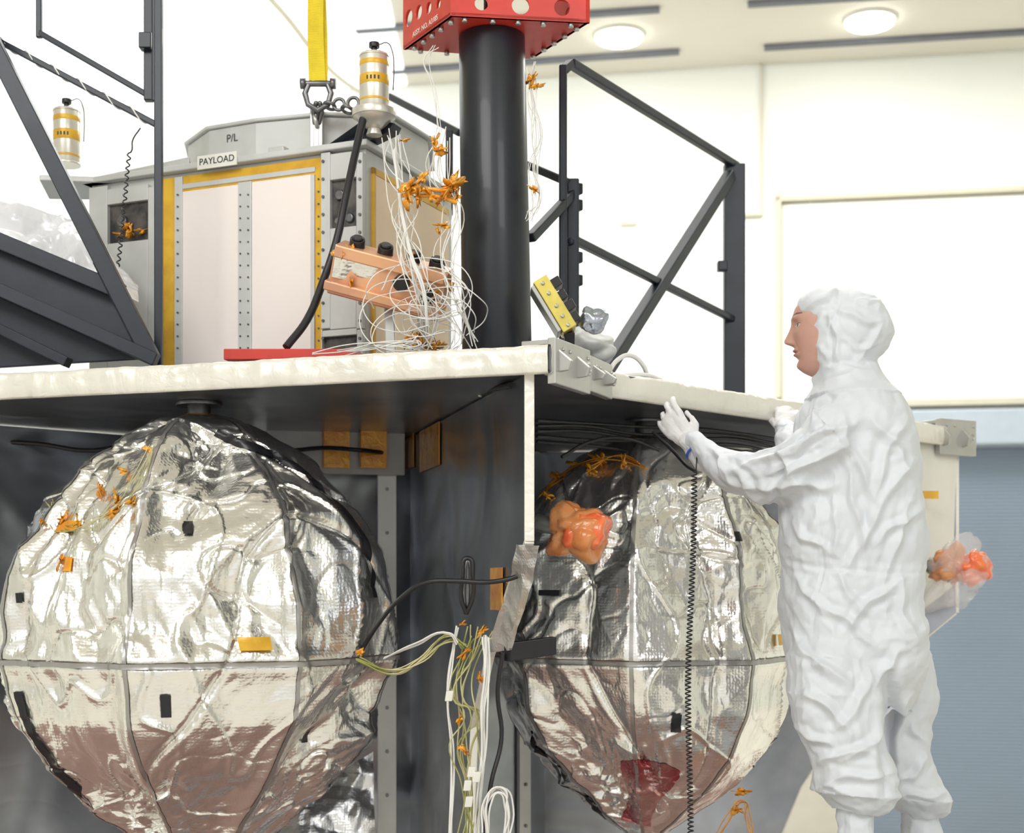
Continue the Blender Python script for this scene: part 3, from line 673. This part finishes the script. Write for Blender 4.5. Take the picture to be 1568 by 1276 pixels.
# ---------------------------------------------------------------- copper electronics box
cb=empty('copper_electronics_unit')
cbx=(P(695,405,4.10)-P(530,362,4.12)).normalized(); cby=V(0,-0.35,0.93); cby=(cby-cbx*cby.dot(cbx)).normalized(); cbn=cbx.cross(cby)
if cbn.y>0: cbn=-cbn
o=P(598,430,4.14); b=MB()
hw=0.168; 
b.box(o,cbx*hw,cby*0.072,cbn*0.05,0); b.box(o-cby*0.045+cbn*0.03,cbx*hw*1.04,cby*0.014,cbn*0.045,0); b.box(o+cby*0.055+cbn*0.05,cbx*hw*0.98,cby*0.018,cbn*0.012,0)
b.obj('housing',M_copper,cb,0.004)
b=MB()
for u in(-0.115,-0.03,0.055,0.125):
    c=o+cbx*u+cby*0.066
    b.cyl(c,c+cby*0.03+cbn*0.012,0.024,0.022,28)
    b.cyl(c+cby*0.03+cbn*0.012,c+cby*0.036+cbn*0.014,0.017,0.015,28)
for u,w_ in ((0.125,-0.005),(0.045,0.015)):
    c=o+cbx*u+cbn*0.05+cby*w_; b.cyl(c,c+cbn*0.03,0.024,0.022,28)
b.obj('connector_caps',M_cable,cb,0.002)
b=MB(); foilsheet(b,[o-cbx*0.16+cbn*0.056+cby*0.04,o-cbx*0.16+cbn*0.056-cby*0.02,o+cbx*0.02+cbn*0.056-cby*0.02,o+cbx*0.02+cbn*0.056+cby*0.04],3,40,0.4); b.obj('bubble_film',M_foil,cb)
b=MB(); b.bar(o-cby*0.06-cbn*0.03,V(o.x,o.y+0.05,ZT+0.001),0.03); b.bar(o-cby*0.06-cbn*0.03+cbx*0.1,V(o.x+0.1,o.y+0.08,ZT+0.001),0.03); b.obj('mount_legs',M_alu,cb,0.003)
scraps('tape_bits',[(o-cbx*0.15+cbn*0.05+cby*0.05,0.03),(o-cbx*0.12+cby*0.06+cbn*0.03,0.025),(o-cbx*0.10+cbn*0.06-cby*0.02,0.02)],cb,seed=5)
sb=empty('gold_sensor_assembly'); b=MB()
a0=P(826,432,4.1);a1=P(872,508,4.1); d=(a1-a0).normalized(); nrm=V(d.z,0,-d.x)
if nrm.x<0: nrm=-nrm
b.box((a0+a1)/2,(a1-a0)/2,nrm*0.022,V(0,0.05,0),0)
for k,h in((0.18,0.03),(0.42,0.022),(0.64,0.03),(0.85,0.02)):
    c=a0.lerp(a1,k)+nrm*0.03; b.box(c,d*0.014,nrm*h*0.7,V(0,0.035,0),1)
b.box((a0+a1)/2-nrm*0.03,(a1-a0)*0.45,nrm*0.006,V(0,0.055,0),2)
b.bar(a1,V(a1.x,a1.y+0.05,ZT+0.001),0.03,mi=1)
for k in (0.1,0.3,0.55,0.75,0.93):
    c=a0.lerp(a1,k)+V(0,-0.05,0); b.cyl(c,c-V(0,0.006,0),0.006,n=8,mi=2)
b.obj('sensor_body',[M_gold,M_black,M_alu],sb,0.003)
b=MB(); blob(b,P(903,490,4.15),(0.056,0.038,0.046),0.32,0.9,8.2,0,40,facet=True,ext=lambda d:0.9*max(0,d.x*0.8+0.6*d.z-0.72)); b.obj('silver_bag',M_bag,sb)
b=MB(); blob(b,P(905,532,4.45),(0.10,0.08,0.07),0.3,1.0,4.2,0,36,facet=True); b.obj('grey_bag',M_alud,sb)
b=MB(); b.prism([P(342,551,4.12),P(342,534,4.12),P(545,534,4.05),P(545,551,4.05)],V(0.02,0.12,0)); 
b.obj('red_cover_plate',M_red,None,0.003)
wires('white_strap_loops',[[P(930,574,4.22),P(945,552,4.25),P(968,545,4.3),P(985,560,4.33),P(992,580,4.36)],[P(948,576,4.25),P(985,574,4.3),P(1012,582,4.4)]],0.007,M_wire)
# ---------------------------------------------------------------- wiring on top deck
wh=empty('wire_harness_bundle')
rr=random.Random(11)
def jit(p,a): return p+V(rr.uniform(-a,a),rr.uniform(-a,a),rr.uniform(-a,a))
sps=[]
main=[(602,205,4.3),(612,270,4.2),(618,330,4.1),(628,390,3.98),(640,440,3.97),(650,490,4.0),(650,525,4.05)]
for i in range(13):
    s=rr.uniform(0.01,0.06); sps.append([jit(P(*m),s) for m in main])
for i in range(16):
    c=(rr.uniform(600,690),rr.uniform(440,525)); r=rr.uniform(15,60); pts=[]
    a0_=rr.uniform(0,6)
    for k in range(7): a=a0_+k*0.9; pts.append(P(c[0]+r*1.2*math.cos(a),min(538,c[1]+r*0.8*math.sin(a)),4.0+rr.uniform(-0.06,0.06)))
    sps.append(pts)
for i in range(9):
    sps.append([jit(P(x,y,Y),0.035) for x,y,Y in [(680,205,4.2),(670,270,4.15),(695,330,4.1),(680,400,4.05),(700,460,4.05),(725,528,4.05)]])
for i in range(8):
    x0=rr.uniform(430,560); sps.append([P(x0,540+rr.uniform(-4,6),3.98),P(x0+50,532+rr.uniform(-6,6),3.96),P(x0+100,528+rr.uniform(-8,6),3.95),P(640,522+rr.uniform(-10,8),3.97)])
wires('white_wires',sps,0.0016,M_wire,wh,8)
wires('ribbon_wires',[[jit(P(x,y,Y),0.004) for x,y,Y in [(604,230,4.2),(610,290,4.15),(620,350,4.02),(632,400,3.95),(648,440,3.95),(655,500,3.98)]] for _ in range(3)],0.003,M_wire,wh)
lst=[]
for (x,y,s) in [(665,215,.03),(672,230,.025),(630,285,.035),(640,300,.034),(625,305,.028),(690,285,.04),(680,298,.034),(698,275,.03),(615,215,.015),(680,345,.022),(672,355,.018),(640,515,.028),(655,524,.03),(625,522,.022),(630,390,.015),(668,450,.018),(690,440,.02),(700,300,.025),(660,300,.03),(645,272,.022),(670,530,.025)]: lst.append((P(x,y,4.06),s))
scraps('kapton_wraps',lst,wh,seed=12,sc=1.45)
wires('kapton_ties',[[P(615,300,4.08),P(650,290,4.06),P(690,290,4.06),P(700,275,4.1)],[P(640,300,4.06),P(665,300,4.06),P(700,310,4.06)]],0.006,M_kap,wh)
wires('black_feed_cable',[[P(556,182,4.33),P(545,230,4.3),P(530,300,4.25),P(515,370,4.22),P(495,430,4.2),P(470,490,4.15),P(438,532,4.1)]],0.012,M_cable,wh)
sps=[]
for i in range(9): sps.append([jit(P(x,y,4.22),0.018) for x,y in [(812,100),(812,150),(822,210),(816,260),(822,310),(812,335)]])
for i in range(3): sps.append([jit(P(x,y,4.2),0.012) for x,y in [(668,70),(655,90),(664,130),(672,200)]])
wires('side_wires',sps,0.0012,M_wire,wh)
scraps('side_kapton',[(P(815,120,4.2),0.03),(P(822,132,4.2),0.02),(P(818,290,4.2),0.02)],wh,seed=13)
# ---------------------------------------------------------------- lower harness between tanks
lh=empty('tank_wire_harness')
sps=[];spw=[]
for i in range(9):
    o_=rr.uniform(-14,14); sps.append([jit(P(x+o_,y,Y),0.025) for x,y,Y in [(735,965,3.9),(720,1010,3.9),(712,1060,3.88),(725,1100,3.88),(712,1150,3.9),(722,1210,3.9),(715,1300,3.92)]])
for i in range(7):
    o_=rr.uniform(-4,4); spw.append([jit(P(x+o_,y,Y),0.007) for x,y,Y in [(745,975,3.86),(746,1030,3.86),(742,1090,3.86),(744,1150,3.88),(738,1200,3.88),(730,1300,3.9)]])
for i in range(3):
    spw.append([jit(P(x,y,3.9),0.006) for x,y in [(700,960),(690,1020),(687,1070),(692,1150),(690,1300)]])
for i in range(6):
    spw.append([jit(P(x,y,3.86),0.012) for x,y in [(745,1276),(748,1225),(765,1208),(780,1240),(776,1290)]])
for i in range(2):
    spw.append([jit(P(x,y,Y),0.006) for x,y,Y in [(590,1010,4.0),(640,985,3.9),(690,970,3.85),(700,985,3.86)]])
wires('white_leads',spw,0.0026,M_wire,lh)
wires('yellow_green_leads',sps,0.002,M_wirey,lh)
g=[]
for i in range(6): g.append([jit(P(x,y,Y),0.010) for x,y,Y in [(550,1012,3.95),(600,1030,3.92),(645,1010,3.9),(690,978,3.88),(712,990,3.88)]])
wires('braided_leads',g,0.0019,M_wirey,lh)
scraps('kapton_wraps',[(P(x,y,3.87),s) for x,y,s in [(738,965,.025),(712,1000,.02),(735,1040,.02),(705,1100,.022),(712,1150,.02),(708,1145,.015),(552,1000,.015),(708,955,.014),(780,895,.02)]],lh,seed=14)
b=MB()
for (x,y) in [(722,1182),(716,1203),(730,1190),(688,1066),(718,1228)]: b.box(P(x,y,3.86),V(0.010,0.002,0),V(0,0.01,0),V(0.002,0,0.014))
b.obj('connectors',M_label,lh,0.002)
wires('black_loop_cable',[[P(552,998,4.05),P(580,955,3.98),P(615,915,3.9),(P(650,893,3.86)),P(700,890,3.84),P(740,892,3.82),P(775,888,3.80),P(800,880,3.8)],
  [P(714,940,3.9),P(706,915,3.88),P(708,885,3.87),P(716,855,3.87),P(724,885,3.87),P(724,915,3.88),P(714,940,3.9)],
  [P(770,1000,3.95),P(762,1060,3.95),P(768,1130,3.95),P(752,1200,3.92),P(740,1290,3.92)]],0.0065,M_cable,lh)
b=MB(); b.ell(P(716,893,3.90),(0.014,0.01,0.072)); b.obj('edge_grommet',M_steel,lh)
wires('lower_right_leads',[[jit(P(x,y,4.4),0.015) for x,y in [(1090,1300),(1112,1255),(1135,1222),(1148,1250),(1160,1300)]] for _ in range(3)],0.0018,M_kap,lh)
scraps('lower_right_kapton',[(P(1138,1212,4.38),.028),(P(1128,1240,4.38),.024)],lh,seed=15)
# ---------------------------------------------------------------- bagged thrusters
e=empty('bagged_thruster'); b=MB(); c=P(897,818,3.97)
blob(b,c,(0.084,0.075,0.074),0.26,1.3,2.2,0,56,facet=True); b.obj('orange_cap_bag',M_orbag,e)
b=MB(); blob(b,c+V(-0.035,0.0,0.008),(0.108,0.085,0.088),0.34,1.2,6.1,0,56,facet=True,ext=lambda d:0.7*max(0,-d.z+0.1*d.x-0.75)); b.obj('amber_film',M_orfilm,e)
b=MB(); b.cyl(c,P(820,800,4.0),0.02,0.025); b.obj('thruster_stub',M_alu,e)
e=empty('bagged_thruster'); b=MB(); c=P(1490,870,5.25)
blob(b,c,(0.082,0.07,0.080),0.22,1.4,5.2,0,56,facet=True); b.obj('orange_cap_bag',M_orbag,e)
b=MB(); blob(b,c+V(-0.06,0,0.0),(0.16,0.11,0.13),0.5,1.3,9.1,0,56,facet=True,ext=lambda d:1.2*max(0,d.z+0.5*d.x-0.85)+0.9*max(0,-d.z-0.3*d.x-0.7)); b.obj('clear_film',M_clear,e)
b=MB(); blob(b,c+V(-0.09,0.0,0.01),(0.11,0.085,0.105),0.45,1.3,3.1,0,40,facet=True); b.obj('amber_core',M_orfilm,e)
b=MB(); b.cyl(c,P(1425,868,5.42),0.025,0.03); b.obj('thruster_stub',M_alu,e)
b=MB(); p=P(1425,758,5.40); b.box(p,V(0.03,0.0,0),V(0,0.003,0),V(0,0,0.015)); b.obj('side_tape_mark',M_tapey,bus)
b=MB(); pA=P(1405,690,5.46); pB=P(1466,690,5.58)
b.prism([V(pA.x,pA.y,P(0,940,5.5).z),V(pB.x-0.02,pB.y,P(0,900,5.5).z),V(pB.x,pB.y,ZB),V(pA.x,pA.y,ZB)],V(0.0,0.02,0)); b.obj('side_closeout_panel',M_label,bus,0.002)
# ---------------------------------------------------------------- technician
tech=empty('cleanroom_technician')
def ringp(xl,xr,y,Yc,hy,n=28,ex=2.3):
    c=P((xl+xr)/2,y,Yc); hx_=(xr-xl)/2/F*Yc; out=[]
    for j in range(n):
        t=2*math.pi*j/n; ct,st_=math.cos(t),math.sin(t)
        out.append(c+V(hx_*math.copysign(abs(ct)**(2/ex),ct),hy*math.copysign(abs(st_)**(2/ex),st_),0))
    return out
b=MB()
b.loft([ringp(*r) for r in [(1250,1346,556,3.85,0.085),(1246,1352,572,3.85,0.10),(1240,1362,590,3.85,0.13),(1230,1380,608,3.85,0.17),(1220,1392,632,3.85,0.20),(1210,1404,668,3.85,0.215),(1198,1412,715,3.85,0.215),(1188,1416,775,3.85,0.205),(1184,1418,835,3.85,0.20),(1190,1414,866,3.85,0.19),(1188,1416,910,3.85,0.20),(1194,1422,975,3.85,0.205),(1198,1426,1020,3.85,0.19),(1215,1412,1060,3.85,0.15),(1240,1400,1095,3.85,0.10)]])
def leg(lst): b.loft([ringp(*r,ex=2.1) for r in lst])
leg([(1225,1345,960,3.78,0.10),(1200,1350,1000,3.76,0.13),(1192,1358,1060,3.75,0.145),(1202,1360,1100,3.74,0.13),(1218,1362,1140,3.73,0.12),(1232,1374,1180,3.73,0.12),(1228,1380,1215,3.73,0.125),(1254,1368,1238,3.73,0.09),(1270,1348,1250,3.73,0.065)])
leg([(1320,1410,960,3.93,0.10),(1315,1430,1000,3.95,0.13),(1305,1438,1068,3.96,0.14),(1302,1432,1110,3.96,0.13),(1306,1432,1150,3.96,0.12),(1314,1446,1185,3.97,0.115),(1330,1466,1222,3.98,0.118),(1368,1460,1245,3.99,0.085),(1383,1444,1256,3.99,0.062)])
b.tube([P(1305,642,3.73),P(1268,668,3.70),P(1218,708,3.73),P(1168,733,3.83),P(1128,720,3.93),P(1090,697,4.03),P(1062,680,4.085)],[0.088,0.092,0.088,0.084,0.070,0.054,0.044],18)
b.tube([P(1315,645,4.0),P(1275,690,4.15),P(1240,715,4.28),P(1215,690,4.42),P(1202,658,4.58)],[0.085,0.08,0.07,0.058,0.044],18)
def he(px,py,Y,rx,ry,rz): b.ell(P(px,py,Y),(rx/F*Y,ry,rz/F*Y))
he(1298,500,3.85,70,0.115,66); he(1262,473,3.85,48,0.094,37); he(1322,508,3.85,49,0.105,50); he(1286,545,3.85,50,0.10,44); he(1274,532,3.85,39,0.094,50); he(1287,575,3.85,48,0.09,30)
b.tube([P(1252,582,3.85),P(1268,592,3.85)],[0.028,0.04])
FOLD=[(1225,466,1285,450,.008,.009),(1262,488,1292,548,.007,.011),(1282,474,1352,486,.008,.010),(1244,505,1275,484,.006,.008),(1305,548,1358,505,.008,.011),(1290,520,1345,530,.006,.008),(1278,448,1279,548,.003,-.005),(1320,450,1345,470,.007,.008),(1243,530,1262,552,.006,.006),
(1248,598,1335,566,.008,.010),(1245,612,1300,600,.008,.010),(1262,572,1320,560,.007,.009),
(1225,650,1262,612,.011,.014),(1300,655,1185,692,.010,.021),(1285,690,1190,748,.011,.024),(1268,735,1150,758,.010,.021),(1215,690,1120,712,.009,.017),(1242,660,1200,694,.009,.015),(1085,690,1125,742,.007,.013),(1130,700,1150,755,.008,-.013),(1175,700,1200,770,.009,-.015),(1108,700,1130,750,.007,.012),
(1300,640,1335,760,.009,.015),(1335,640,1392,720,.010,.014),(1388,650,1335,780,.010,.017),(1310,720,1322,860,.009,.016),(1395,720,1300,862,.010,.019),(1250,780,1243,960,.003,-.005),(1350,836,1405,780,.009,.015),(1270,780,1290,850,.009,.014),(1215,800,1262,850,.009,.014),
(1405,770,1345,900,.009,.016),(1372,890,1300,968,.010,.018),(1250,930,1335,985,.010,.017),(1392,890,1405,990,.009,.014),(1212,955,1262,1035,.010,.017),(1300,1050,1235,1010,.010,.018),(1338,1030,1285,1115,.010,.018),(1395,1000,1345,1042,.010,.018),(1275,880,1330,930,.009,.014),(1220,880,1250,940,.009,.014),(1190,862,1410,870,.005,-.006),
(1235,1060,1295,1125,.010,.018),(1250,1175,1335,1150,.009,.017),(1265,1205,1362,1180,.009,.017),(1350,1115,1295,1170,.009,.016),(1405,1075,1362,1132,.009,.015),(1425,1160,1378,1195,.008,.015),(1448,1208,1378,1228,.008,.015),(1215,1110,1270,1150,.009,.015),(1240,1205,1300,1225,.008,.013),(1356,1045,1366,1210,.012,-.030),(1400,1100,1420,1150,.009,.013)]
FW=[]
for (x0,y0,x1,y1,w,h) in FOLD:
    a_=P(x0,y0,3.72);c_=P(x1,y1,3.72); FW.append((a_.x,a_.z,c_.x-a_.x,c_.z-a_.z,w,h))
def folds(p,n):
    g=max(0.0,min(1.0,0.5-n.y*1.2)); 
    if g<=0: return 0
    t_=0
    X=p.x*3.72/p.y; Z=CZ+(p.z-CZ)*3.72/p.y
    for ax,az,dx,dz,w,h in FW:
        rx=X-ax;rz=Z-az
        L2=dx*dx+dz*dz; t=(rx*dx+rz*dz)/L2
        if t<-0.15 or t>1.15: continue
        L=math.sqrt(L2); dd=(rx*dz-rz*dx)/L
        dd+=0.014*math.sin(t*3.0+ax*40)+0.004*math.sin(t*9+az*50)
        if abs(dd)>w*6: continue
        t2=max(0,min(1,(t+0.15)/1.3)); ww=w if dd>0 else w*1.9
        t_+=h*math.sin(math.pi*t2)**0.7*(math.exp(-abs(dd)/ww)-0.35*math.exp(-((abs(dd)-2.2*w)/(1.2*w))**2))
    return t_*g
def suitdisp(p,n):
    q=p+V(rn(p,3.0,1),rn(p,3.0,2),rn(p,3.0,3))*0.09
    z=p.z; amp=1.0
    if z>3.02 and p.x>0.70: amp=0.6
    u=V(q.x*0.8+q.z*0.3,q.y*0.8,q.z*0.7-q.x*0.3)
    k=0.015*(pl(u,6.5,4,0)-0.5)+0.009*(pl(u,13.0,6,1)-0.5)+0.0045*(pl(q,26,8,2)-0.5)+0.0015*(pl(q,55,8,0)-0.5)
    return k*amp+folds(p,n)*0.88
remesh(b,'coverall_suit',0.0045,[M_suit],tech,6,suitdisp,0)
b=MB()
for (xa,ya,Y) in [(1308,1236,3.73),(1410,1242,3.99)]:
    c=P(xa,ya,Y); fz=1.571
    b.tube([c,V(c.x+0.005,c.y,c.z-0.10),V(c.x+0.01,c.y,fz+0.09)],[0.060,0.062,0.052],18)
    b.tube([V(c.x+0.05,c.y-0.0,fz+0.045),V(c.x-0.03,c.y+0.03,fz+0.055),V(c.x-0.12,c.y+0.08,fz+0.038),V(c.x-0.19,c.y+0.12,fz+0.032)],[0.042,0.05,0.043,0.030],16)
remesh(b,'boot_covers',0.006,[M_suit],tech,3,lambda p,n:0.012*(pl(p,14,3,0)-0.6)+0.006*(pl(V(p.x,p.y,p.z*1.5),30,5,1)-0.5))
# head: sculpted profile surface
fw=V(-0.965,0.14,-0.05).normalized(); lf=V(0,0,1).cross(fw).normalized(); upv=fw.cross(lf).normalized(); Hc=P(1264,514,3.85)
HM=Matrix((fw,lf,upv)).transposed()
fpr=[(-.112,.030),(-.104,.054),(-.095,.067),(-.080,.075),(-.060,.078),(-.045,.082),(-.02,.085),(0,.086),(.03,.085),(.052,.087),(.08,.078),(.10,.060),(.115,.038)]
wpr=[(-.112,.015),(-.104,.030),(-.09,.040),(-.07,.049),(-.04,.058),(0,.066),(.04,.069),(.08,.062),(.10,.048),(.115,.028)]
def sm3(pr,z): return sum(interp(pr,z+k*0.003)*w for k,w in ((-4,1),(-3,2),(-2,3),(-1,4),(0,5),(1,4),(2,3),(3,2),(4,1)))/25
def ga(x,s): return math.exp(-(x/s)**2)
NP=[(-.028,0),(-.0235,.003),(-.020,.012),(-.016,.0215),(-.011,.0250),(-.005,.0235),(.004,.0180),(.018,.0110),(.032,.0055),(.046,.002),(.056,0)]
def facept(z,ph):
    f=sm3(fpr,z);w=sm3(wpr,z); cs,sn=math.cos(ph),math.sin(ph)
    x=f*math.copysign(abs(cs)**0.85,cs); y=w*math.copysign(abs(sn)**0.9,sn)
    if cs<0: x=-0.085*abs(cs)
    g=max(0,cs)
    nz=(interp(NP,z-.0015)+2*interp(NP,z)+interp(NP,z+.0015))/4
    x+=nz*ga(y,0.0080+0.0045*max(0,min(1,(0.02-z)/0.03)))*g
    for s_ in(1,-1):
        x+=0.0070*ga(y-s_*0.0130,0.0055)*ga(z+0.0150,0.0065)*g
        x-=0.0105*ga(y-s_*0.029,0.015)*ga(z-0.030,0.011)*g
        x+=0.0055*ga(y-s_*0.031,0.012)*ga(z-0.028,0.0070)*g
        x+=0.0045*ga(y-s_*0.026,0.020)*ga(z-0.050,0.007)*g
        x+=0.0040*ga(y-s_*0.044,0.016)*ga(z-0.002,0.018)*g
        x-=0.0030*ga(y-s_*(0.022+(-0.02-z)*0.3),0.005)*ga(z+0.028,0.014)*g
    lm=ga(y,0.021)
    x+=(0.0060*ga(z+0.0360,0.0042)-0.0045*ga(z+0.0415,0.0018)+0.0066*ga(z+0.0475,0.0046)-0.0040*ga(z+0.060,0.006)+0.0060*ga(z+0.080,0.010))*lm*g
    return x,y,z
nz_,nph=260,240; vs=[]
for i in range(nz_+1):
    z=-0.112+0.227*i/nz_
    for j in range(nph):
        ph=-math.pi+2*math.pi*j/nph
        vs.append(Hc+HM@V(*facept(z,ph-0.55*math.sin(ph))))
b=MB()
for i in range(nz_):
    z=-0.112+0.227*(i+.5)/nz_
    for j in range(nph):
        k=(j+1)%nph; fs=(i*nph+j,i*nph+k,(i+1)*nph+k,(i+1)*nph+j)
        ph=-math.pi+2*math.pi*(j+.5)/nph; x,y,_=facept(z,ph-0.55*math.sin(ph)); m=0
        if x>0.03:
            e=math.sqrt(max(0,1-(y/0.0225)**2))
            if abs(y)<0.0225 and -0.0415-0.0090*e<z<-0.0415+0.0080*e: m=1
            a=abs(y)
            if 0.012<a<0.050 and abs(z-(0.0540+0.005*math.sin((a-0.012)/0.038*2.4)))<0.0036*(1.15-(a-0.012)/0.05): m=3
            ea=((a-0.0315)/0.0135)
            if abs(ea)<1:
                hh=0.0048*math.sqrt(1-ea*ea)
                if abs(z-0.0285)<hh: m=2
                if m==2 and (a-0.0315)**2+(z-0.0290)**2<0.0052**2: m=3
                if hh<=z-0.0285<hh+0.0018: m=3
        b.f.append(fs); b.m.append(m); b.s.append(True)
b.v=[tuple(v) for v in vs]
b.f.append(tuple(range(nph))[::-1]); b.m.append(0); b.s.append(True); b.f.append(tuple(nz_*nph+j for j in range(nph))); b.m.append(0); b.s.append(True)
b.obj('face',[M_skin,M_lip,M_eyew,M_hair],tech)
def hand(W0,fwd,dor,side,curl,spread,name,sc=1.05):
    x=fwd.normalized(); z=(dor-x*dor.dot(x)).normalized(); y=z.cross(x)*side
    L=lambda a,b_,c:W0+(x*a+y*b_+z*c)*sc
    b=MB()
    b.tube([L(-0.06,0,0),L(-0.02,0,0),L(0.01,0,0)],[0.040,0.034,0.031],16,flat=0.85,fdir=y)
    b.tube([L(0.0,0,0),L(0.03,0.001,0),L(0.06,0.0,0.002),L(0.084,-0.001,0.0)],[0.032,0.039,0.042,0.038],18,flat=0.42,fdir=y)
    for i,(yy,ln) in enumerate([(0.030,0.072),(0.0105,0.080),(-0.0105,0.075),(-0.030,0.060)]):
        a=0.0; pts=[L(0.070,yy*0.9,0.0)]; p=V(0.088 - abs(yy)*0.12,yy,0.0); pts.append(L(*p))
        for k,fr in enumerate((0.45,0.30,0.25)):
            a+=curl[i]*(0.55,0.9,0.6)[k]; sy=spread*yy*8
            p=p+V(math.cos(a)*math.cos(sy),math.sin(sy),-math.sin(a))*ln*fr; pts.append(L(*p))
        b.tube(pts,[0.0125,0.0118,0.0108,0.0100,0.0088],12)
    b.tube([L(0.012,0.020,-0.008),L(0.038,0.038,-0.016),L(0.062,0.043,-0.024),L(0.084,0.040,-0.030)],[0.017,0.0145,0.0125,0.0100],12)
    return remesh(b,name,0.0020,[M_glove],tech,1,lambda p,n:0.004*(pl(p,36,3,0)-0.6))
W0=P(1058,679,4.09); T0=P(1008,622,4.15)
hand(W0,T0-W0,V(-0.55,-0.70,0.15),-1,[0.40,0.46,0.52,0.60],0.40,'left_hand')
W1=P(1204,655,4.60); T1_=P(1206,612,4.72)
hand(W1,T1_-W1,V(0.1,-0.6,0.8),1,[0.5,0.55,0.55,0.6],0.4,'right_hand')
b=MB(); cdir=(T0-W0).normalized(); b.torus(W0-cdir*0.026,cdir,0.0345,0.0035,mi=0); b.obj('wrist_strap',M_bluetag,tech)
pts=[W0-cdir*0.02+V(0.012,-0.035,-0.012),P(1067,700,4.03),P(1066,722,4.02)]
n=90*8
for i in range(n):
    t=i/n; a=i/8*2*math.pi; c=P(1063-8*math.sin(t*2.2)+2*math.sin(t*9),726+t*600,4.02); pts.append(c+V(math.cos(a)*0.0075,math.sin(a)*0.0075,0))
cu=bpy.data.curves.new('coil','CURVE'); cu.dimensions='3D'; cu.bevel_depth=0.0021; cu.bevel_resolution=2
spn=cu.splines.new('POLY'); spn.points.add(len(pts)-1)
for q_,p_ in zip(spn.points,pts): q_.co=(*p_,1)
cu.materials.append(M_cable); o=bpy.data.objects.new('coiled_grounding_cord',cu); COL.objects.link(o); o.parent=tech
wpf=empty('work_platform'); b=MB()
b.box(V(0.92,3.86,1.547),V(0.42,0,0),V(0,0.36,0),V(0,0,0.02))
for sx in(-1,1):
    for sy in(-1,1): b.bar(V(0.92+sx*0.39,3.86+sy*0.33,0.012),V(0.92+sx*0.39,3.86+sy*0.33,1.53),0.04)
    b.bar(V(0.92+sx*0.39,3.53,0.5),V(0.92+sx*0.39,4.19,0.5),0.03)
b.obj('platform_frame',M_plat,wpf,0.003)
# ---------------------------------------------------------------- lights
def area(name,loc,tgt,sx,sy,e,col=(1,1,1)):
    l=bpy.data.lights.new(name,'AREA'); l.shape='RECTANGLE'; l.size=sx;l.size_y=sy;l.energy=e;l.color=col
    o=bpy.data.objects.new(name,l); COL.objects.link(o); o.location=loc; o.rotation_euler=(Vector(tgt)-Vector(loc)).to_track_quat('-Z','Y').to_euler(); return o
area('bay_light_key',(-3.0,-1.5,7.2),(-0.5,4,2.3),4,3,350,(1,0.995,0.98))
area('front_fill_light',(3.5,-3.5,6.8),(0.5,4,2),3,3,180,(0.95,0.98,1))  # added fill from behind the camera, stands for no fixture
area('bay_light_back',(2,11,7.55),(2,11.5,0),7,1.6,330,(1,0.99,0.96))
area('left_wall_fill_light',(-4,10.0,7.5),(-4,13,2),5,2,420,(0.97,0.99,1))  # added lamp that brightens the left side of the back wall
area('bay_light_mid',(0,6.5,7.5),(0,6.5,0),6,2,150,(1,1,0.99))
w=bpy.data.worlds.new('World'); scene.world=w; w.use_nodes=True; nt=w.node_tree; bg=nt.nodes['Background']
tc=nt.nodes.new('ShaderNodeTexCoord'); sx=nt.nodes.new('ShaderNodeSeparateXYZ'); cr=nt.nodes.new('ShaderNodeValToRGB')
mr=nt.nodes.new('ShaderNodeMapRange'); mr.inputs['From Min'].default_value=-1; mr.inputs['From Max'].default_value=1
nt.links.new(tc.outputs['Generated'],sx.inputs[0]); nt.links.new(sx.outputs['Z'],mr.inputs['Value']); nt.links.new(mr.outputs['Result'],cr.inputs['Fac']); nt.links.new(cr.outputs['Color'],bg.inputs['Color'])
cr.color_ramp.elements[0].position=0.36; cr.color_ramp.elements[0].color=(0.70,0.67,0.60,1); cr.color_ramp.elements[1].position=0.48; cr.color_ramp.elements[1].color=(1.0,0.985,0.93,1)
bg.inputs['Strength'].default_value=0.93
# ---------------------------------------------------------------- camera
cam=bpy.data.cameras.new('camera'); co=bpy.data.objects.new('camera',cam); COL.objects.link(co); scene.camera=co
co.location=(0,0,CZ); co.rotation_euler=(math.radians(90),0,0); cam.lens=50; cam.sensor_width=36; cam.shift_y=262/1568
cam.dof.use_dof=True; cam.dof.focus_distance=3.95; cam.dof.aperture_fstop=3.2; cam.clip_start=0.05
scene.view_settings.view_transform='Standard'; scene.view_settings.look='None'; scene.view_settings.exposure=0.0
